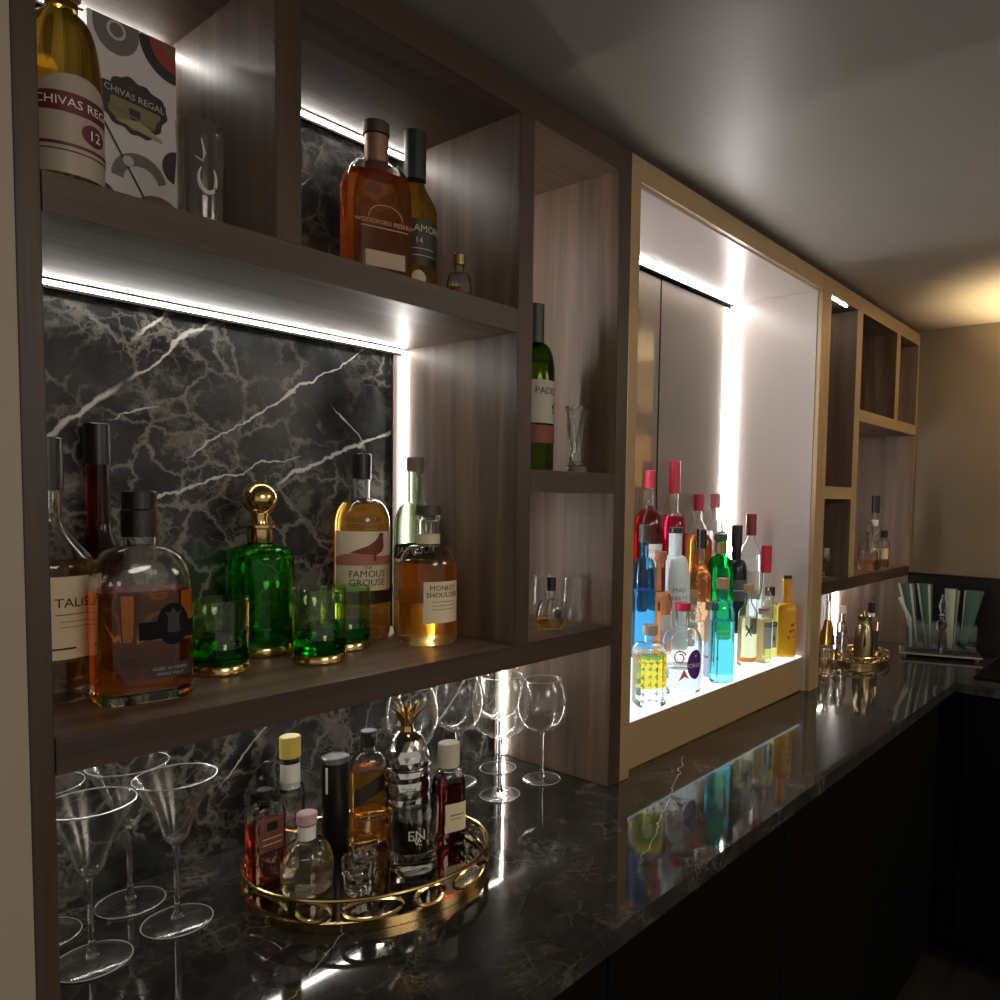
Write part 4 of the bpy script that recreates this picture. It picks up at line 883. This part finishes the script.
t, P = simple('advocaat_bottle', 'orange yellow bottle with long neck and black cap beside niche wall', 1.957, 0.060, FL, 0.0290, 0.125, 0.155, 0.225, 0.0125, 'round', pm('egg_yellow', (0.95, 0.37, 0.010), 0.25, 0.0, Subsurface_Weight=0.3), None, 0, BLACK, 0.012, (3.6, 1.0, 0.9), 8, 0.014)
f = wrap(P, 0.0006)
for k in range(3): link('brush_mark', [f(0.004+0.004*k, 0.052+0.018*k), f(0.022, 0.058+0.018*k), f(0.020, 0.064+0.018*k), f(0.002+0.004*k, 0.060+0.018*k)], [(0, 1, 2, 3)], pm('rust_print', (0.35, 0.07, 0.01), 0.5), t)
# second step
t, P = simple('vodka_bottle', 'blue bottle with dark neck beside the niche side panel', 1.371, 0.153, S2, 0.028, 0.190, 0.235, 0.285, 0.010, 'round', glass('blue_glass', (0.55, 0.82, 0.97)), liquid('blue_spirit', (0.25, 0.68, 0.96)), 0.16, pm('dark_brown_cap', (0.05, 0.035, 0.03), 0.5), 0.04, None, 0, 0.0135)
t, P = simple('rum_bottle', 'copper brown square bottle with white label behind coral bottle', 1.437, 0.150, S2, 0.026, 0.120, 0.150, 0.232, 0.0115, 'sq', GLASS, liquid('copper_rum', (0.70, 0.26, 0.10)), 0.225, pm('copper_cap', (0.42, 0.16, 0.09), 0.4), 0.02, (5.0, 1.0, 0.8), 24)
paper(t, P, -0.006, 0.022, 0.03, 0.095, WHITE)
t, P = simple('vodka_bottle', 'frosted white bottle with clear neck and faint grey lettering', 1.509, 0.1565, S2, 0.0390, 0.165, 0.232, 0.292, 0.0165, 'round', pm('white_frost', (0.93, 0.94, 0.97), 0.35, 0.0, Subsurface_Weight=0.3), None, 0, BLACK, 0.014, None, 6, 0.019)
GRP = pm('grey_lettering', (0.30, 0.30, 0.33), 0.6)
letter(t, P, 'MAD', 0.010, 0.150, 0.016, GRP, t, 0.0006); letter(t, P, "BARRY'S", 0.006, 0.130, 0.0145, GRP, t, 0.0006)
t, P = simple('gin_bottle', 'crackled orange gold bottle with black stopper in the middle row', 1.629, 0.153, S2, 0.028, 0.165, 0.215, 0.262, 0.010, 'S', GLASS, liquid('orange_crackle', (1.0, 0.55, 0.28)), 0.20, BLACK, 0.05, None, 0, 0.0135)
for k in range(16):
    a0 = random.uniform(-0.04, 0.03); zc = 0.03+0.011*k; f = wrap(P, 0.0004); ss = 0.008
    V, F = tube_geo([f(a0+ss*math.cos(q), min(0.19, zc+ss*math.sin(q))) for q in [2*PI*i/7 for i in range(7)]], 0.0012, 4, True); link('relief_scroll', V, F, glass('amber_glass', (1.0, 0.7, 0.5)), t)
t, P = simple('gin_bottle', 'emerald green gin bottle with dark stopper', 1.733, 0.154, S2, 0.037, 0.160, 0.220, 0.268, 0.0135, 'round', glass('emerald_glass', (0.12, 0.72, 0.34)), liquid('green_tint', (0.6, 0.95, 0.7)), 0.19, pm('green_black_cap', (0.03, 0.05, 0.04), 0.5), 0.018, None, 0, 0.0185)
cap(t, 0.0150, 0.226, 0.258, pm('olive_gold_foil', (0.30, 0.22, 0.10), 0.4, 0.5), 'neck_foil', 20)
t, P = simple('spirit_bottle', 'matte black bottle with grey label between green and clear bottles', 1.826, 0.156, S2, 0.031, 0.165, 0.205, 0.262, 0.013, 'round', pm('black_glass', (0.012, 0.012, 0.014), 0.25), None, 0, BLACK, 0.06, None, 0, 0.0155)
paper(t, P, -0.036, 0.036, 0.09, 0.15, pm('slate_label', (0.10, 0.13, 0.16), 0.5)); line(t, P, -0.025, 0.025, 0.12, 0.002, WHITE, t)
# third step
t, P = simple('liqueur_bottle', 'dark cherry bottle with red cap and white square label', 1.507, 0.236, S3, 0.037, 0.205, 0.255, 0.322, 0.0105, 'round', GLASS, liquid('dark_cherry', (0.55, 0.10, 0.10)), 0.262, RED, 0.045, None, 8, 0.0145)
lb = paper(t, P, -0.008, 0.038, 0.110, 0.168, WHITE); letter(t, P, 'STONE', 0.016, 0.150, 0.0135, GRP, lb); letter(t, P, 'CANE', 0.016, 0.130, 0.0165, GRP, lb)
t, P = simple('liqueur_bottle', 'bright red bottle with tall red cap in the back row', 1.628, 0.240, S3, 0.034, 0.190, 0.246, 0.325, 0.0125, 'round', GLASS, liquid('bright_red', (0.88, 0.02, 0.10)), 0.235, RED, 0.085, None, 0, 0.0155)
t, P = simple('aperitif_bottle', 'orange aperitif bottle with red cap in the back row', 1.750, 0.237, S3, 0.039, 0.165, 0.225, 0.265, 0.0115, 'cone', GLASS, liquid('orange_aperitif', (1.0, 0.42, 0.08)), 0.182, RED, 0.045, (3.0, 1.0, 0.8), 20, 0.0145)
t, P = simple('liqueur_bottle', 'pale pink bottle with pink cap next to the upright light', 1.852, 0.243, S3, 0.034, 0.170, 0.225, 0.272, 0.0115, 'round', GLASS, liquid('pale_pink', (0.98, 0.72, 0.74)), 0.19, pm('dusty_pink_cap', (0.62, 0.20, 0.25), 0.4), 0.04, None, 0, 0.0145)
t, P = simple('vodka_bottle', 'clear vodka bottle with dark red cap beside matte black bottle', 1.903, 0.152, S2, 0.0335, 0.215, 0.262, 0.292, 0.0115, 'cone', GLASS, CLEARL, 0.215, pm('maroon_cap', (0.22, 0.02, 0.03), 0.4), 0.062, None, 0, 0.0150)
paper(t, P, -0.03, 0.03, 0.09, 0.17, WHITE)
t, P = simple('crystal_bottle', 'small cut crystal bottle with cork between frosted and blue bottles', 1.575, 0.143, S2, 0.0220, 0.075, 0.098, 0.128, 0.012, 'round', GLASS, CLEARL, 0.06, CORK, 0.02, None, 0, 0.0155, cname='cork')

# ================================================================== far shelving
P = Prof(0.026, 0.11, 0.155, 0.225, 0.010, 'round')
t = bottle('whisky_bottle', 'tall bottle with black cap on the far shelf behind round decanter', 2.700, 0.062, z1t, P, GLASS, AMBER, 0.06, 0, seg=24); cap(t, 0.0135, 0.200, 0.262, BLACK); cap(t, 0.0125, 0.150, 0.175, WHITE, 'neck_label')
P = Prof(0.038, 0.05, 0.105, 0.135, 0.010, 'round', base=0.02)
t = bottle('cognac_decanter', 'round flat decanter with amber drink on the far shelf', 2.600, 0.045, z1t, P, GLASS, AMBER, 0.035, 0, seg=28); lathe('stopper', [(0, 0.1352), (0.008, 0.1352), (0.010, 0.150), (0.006, 0.168), (0, 0.172)], GLASS, t, 16)
P = Prof(0.024, 0.10, 0.13, 0.165, 0.010, 'round')
t = bottle('whisky_bottle', 'small dark-topped bottle on the far shelf beside the divider', 2.590, 0.128, z1t, P, GLASS, AMBER, 0.08, 0, seg=24); cap(t, 0.013, 0.150, 0.19, BLACK)
P = Prof(0.021, 0.075, 0.10, 0.115, 0.009, 'round')
t = bottle('gin_bottle', 'short bottle with pale label on the far shelf next to the tall bottle', 2.765, 0.048, z1t, P, GLASS, AMBER, 0.03, 0, seg=24); cap(t, 0.012, 0.108, 0.135, BLACK); paper(t, P, -0.02, 0.02, 0.03, 0.07, CREAM)
t = thing('brandy_glass', 'clear balloon goblet on the far shelf beside the niche frame', 'glass', (2.250-0.03, 0.06, z1t+0.0006))
stemware(t, 0.018, 0.032, [(0.005, 0.032), (0.012, 0.035), (0.022, 0.05), (0.024, 0.065), (0.019, 0.09)], 0.0034, 28)
# far tray set
def far_tray():
    oval_tray('small round brass tray with open gallery on the far worktop', 2.520, 0.035, 0.0, 0.125, 0.092, 0.032, 12, 'gallery_tray')
far_tray()
t = thing('brass_pot', 'small brass pot with handle on the far gallery tray', 'pot', (2.455, 0.002, ZT+0.0006), 0.4)
lathe('pot_body', [(0, 0), (0.028, 0), (0.032, 0.004), (0.034, 0.06), (0.032, 0.095), (0.026, 0.125), (0.020, 0.14), (0.025, 0.158), (0.022, 0.158), (0.017, 0.142), (0, 0.13)], pm('old_brass', (0.45, 0.36, 0.2), 0.25, 1.0), t, 32)
V, F = tube_geo([(-0.026, 0, 0.125), (-0.046, 0, 0.130), (-0.05, 0, 0.09), (-0.033, 0, 0.06)], 0.004, 8); link('handle', V, F, MATS['old_brass'], t, True)
V, F = tube_geo([(0.018, 0, 0.150), (0.034, 0, 0.166), (0.044, 0, 0.160)], [0.006, 0.005, 0.006], 8); link('spout', V, F, MATS['old_brass'], t, True)
P = Prof(0.026, 0.115, 0.135, 0.165, 0.011, 'sq', (4.5, 1, 0.9))
t = bottle('gin_bottle', 'pink-shouldered bottle with dark label on the far gallery tray', 2.600, 0.028, ZT, P, GLASS, liquid('pink_gin', (0.9, 0.5, 0.45)), 0.12, 10, seg=28); cap(t, 0.0135, 0.15, 0.188, BLACK, 'cap', 20); paper(t, P, -0.024, 0.024, 0.02, 0.09, pm('dark_label', (0.02, 0.02, 0.025), 0.5)); cap(t, 0.0125, 0.137, 0.149, WHITE, 'neck_band', 20)
P = Prof(0.020, 0.10, 0.125, 0.165, 0.010, 'round')
t = bottle('tonic_bottle', 'slim clear bottle with white cap on the far gallery tray', 2.480, 0.088, ZT, P, GLASS, CLEARL, 0.09, 0, seg=24); cap(t, 0.0125, 0.155, 0.18, WHITE)
P = Prof(0.028, 0.04, 0.15, 0.19, 0.009, 'S')
t = bottle('liqueur_bottle', 'amber teardrop bottle with glass stopper behind the far gallery tray', 2.560, 0.170, CT, P, GLASS, AMBER, 0.12, 0, seg=28); lathe('stopper', [(0, 0.1905), (0.008, 0.1905), (0.011, 0.205), (0.006, 0.222), (0, 0.224)], GLASS, t, 16)
cut_glass('crystal_tumbler', 'cut crystal tumbler on the far worktop beside the niche frame', 2.235, 0.040, CT, [(0.028, 0), (0.029, 0.004), (0.030, 0.04), (0.032, 0.09)], 0.003, 16)
cut_glass('crystal_tumbler', 'cut crystal tumbler standing behind the other by the far light strip', 2.300, 0.130, CT, [(0.028, 0), (0.029, 0.004), (0.031, 0.05), (0.034, 0.10)], 0.003, 16)

# ---- caddy with paper straws at the end wall
def caddy():
    cx, cyy, rz = 2.800, -0.155, math.radians(-72)
    t = thing('straw_caddy', 'clear acrylic two-part caddy on a footed silver tray by the end wall', 'caddy', (cx, cyy, CT+0.0006), rz)
    PL = pm('pewter', (0.42, 0.38, 0.33), 0.3, 0.9)
    box('tray_base', -0.135, 0.135, -0.075, 0.067, 0.010, 0.017, PL, t, 0.002)
    for a in (-0.12, 0.12):
        for b in (-0.05, 0.05): lathe('foot', [(0, 0), (0.007, 0), (0.008, 0.005), (0.006, 0.0098), (0, 0.0098)], PL, t, 12, None, (a, b, 0))
    for s in (-1, 1):
        x0, x1 = (-0.118, -0.006) if s < 0 else (0.006, 0.118); y0, y1, z0, z1_ = -0.034, 0.06, 0.0176, 0.118
        th = 0.003; bm = bmesh.new()
        def ring(a, z): return [bm.verts.new(p) for p in ((x0+a, y0+a, z), (x1-a, y0+a, z), (x1-a, y1-a, z), (x0+a, y1-a, z))]
        r0, r1, r2_, r3 = ring(0, z0), ring(0, z1_), ring(th, z1_), ring(th, z0+0.012)
        for p, q in ((r0, r1), (r1, r2_), (r2_, r3)):
            for i in range(4): bm.faces.new((p[i], p[(i+1) % 4], q[(i+1) % 4], q[i]))
        bm.faces.new(r0[::-1]); bm.faces.new(r3)
        me = bpy.data.meshes.new('compartment'); bm.to_mesh(me); bm.free(); me.materials.append(GLASS)
        o = bpy.data.objects.new('compartment', me); COL.objects.link(o); o.parent = t
    Mw = Matrix.Translation((cx, cyy, CT+0.0006)) @ Matrix.Rotation(rz, 4, 'Z')
    GN = pm('sage_green_paper', (0.055, 0.13, 0.095), 0.6); PW = pm('pale_green_paper', (0.42, 0.47, 0.40), 0.6)
    def rolled(label, lx, ly, tilt_x, tilt_y, L_, r0, r1, mats, name='paper_fan'):
        base = Mw @ Vector((lx, ly, 0.0305))
        q = thing(name, label, 'paper straw', base, rz, 'paper straws in the caddy')
        n = 10
        for k, (m_, a0, a1) in enumerate(mats):
            V = []
            for j in range(2):
                zz = L_*j; r = r0 if j == 0 else r1
                for i in range(n+1):
                    a = a0+(a1-a0)*i/n
                    for rr in (r, r-0.0012): V.append((rr*math.cos(a)+math.tan(tilt_x)*zz, rr*math.sin(a)*0.7+math.tan(tilt_y)*zz, zz))
            w = 2*(n+1); F = []
            for i in range(n): F += [(2*i, 2*i+2, w+2*i+2, w+2*i), (2*i+1, w+2*i+1, w+2*i+3, 2*i+3), (w+2*i, w+2*i+2, w+2*i+3, w+2*i+1)]
            link('paper_stripe', V, F, m_, q)
    full = [(PW, PI*0.85, PI*1.25), (GN, PI*1.25, PI*1.62), (PW, PI*1.62, PI*1.74), (GN, PI*1.74, PI*2.1), (GN, 0.1*PI, 0.85*PI)]
    rolled('green and white paper cone leaning left in the caddy compartment', -0.080, 0.01, -0.18, 0, 0.225, 0.010, 0.028, full)
    rolled('green and white paper cone standing upright behind the glass stirrer', -0.035, 0.02, -0.10, 0, 0.225, 0.010, 0.027, full)
    rolled('pale green paper cone beside the glass stirrer', 0.035, 0.0, -0.02, 0, 0.215, 0.010, 0.022, [(PW, PI*0.9, PI*1.7), (GN, PI*1.7, PI*2.9)])
    rolled('narrow pale paper straw between two paper cones', 0.046, 0.034, 0.04, 0, 0.205, 0.005, 0.009, [(PW, 0, 2*PI)])
    rolled('dark green paper cone leaning right in the caddy compartment', 0.078, 0.01, 0.14, 0, 0.21, 0.010, 0.033, [(PW, PI*0.95, PI*1.15), (GN, PI*1.15, PI*2.95)])
    base = Mw @ Vector((-0.098, -0.022, 0.0305)); q = thing('stirrer', 'pale stick leaning out of the caddy toward the shelving', 'stirrer', base, rz)
    V, F = tube_geo([(0, 0, 0), (-0.006, 0, 0.10), (-0.045, 0, 0.175)], 0.0055, 8); link('stick', V, F, PW, q, True)
    base = Mw @ Vector((0.0, -0.0570, 0.0176)); q = thing('glass_stirrer', 'clear glass bottle stopper with spire finial before the caddy', 'stopper', base, rz)
    lathe('rod', [(0, 0), (0.004, 0), (0.004, 0.075), (0.018, 0.085), (0.022, 0.10), (0.015, 0.118), (0.006, 0.124), (0.006, 0.132), (0, 0.132)], GLASS, q, 20)
    lathe('collar', [(0, 0.1325), (0.010, 0.1325), (0.011, 0.137), (0.008, 0.142), (0, 0.142)], CHROME, q, 20)
    lathe('finial', [(0, 0.1425), (0.005, 0.1425), (0.013, 0.165), (0.014, 0.175), (0.007, 0.198), (0.004, 0.21), (0, 0.213)], GLASS, q, 10)
caddy()
o = box('bar_mat', 2.50, 2.90, -0.53, -0.335, CT+0.0006, CT+0.008, pm('black_rubber', (0.003, 0.003, 0.003), 0.9, 0.0, Specular_IOR_Level=0.05), None, 0.002)
tag(o, 'black rubber bar mat on the worktop return', 'mat')
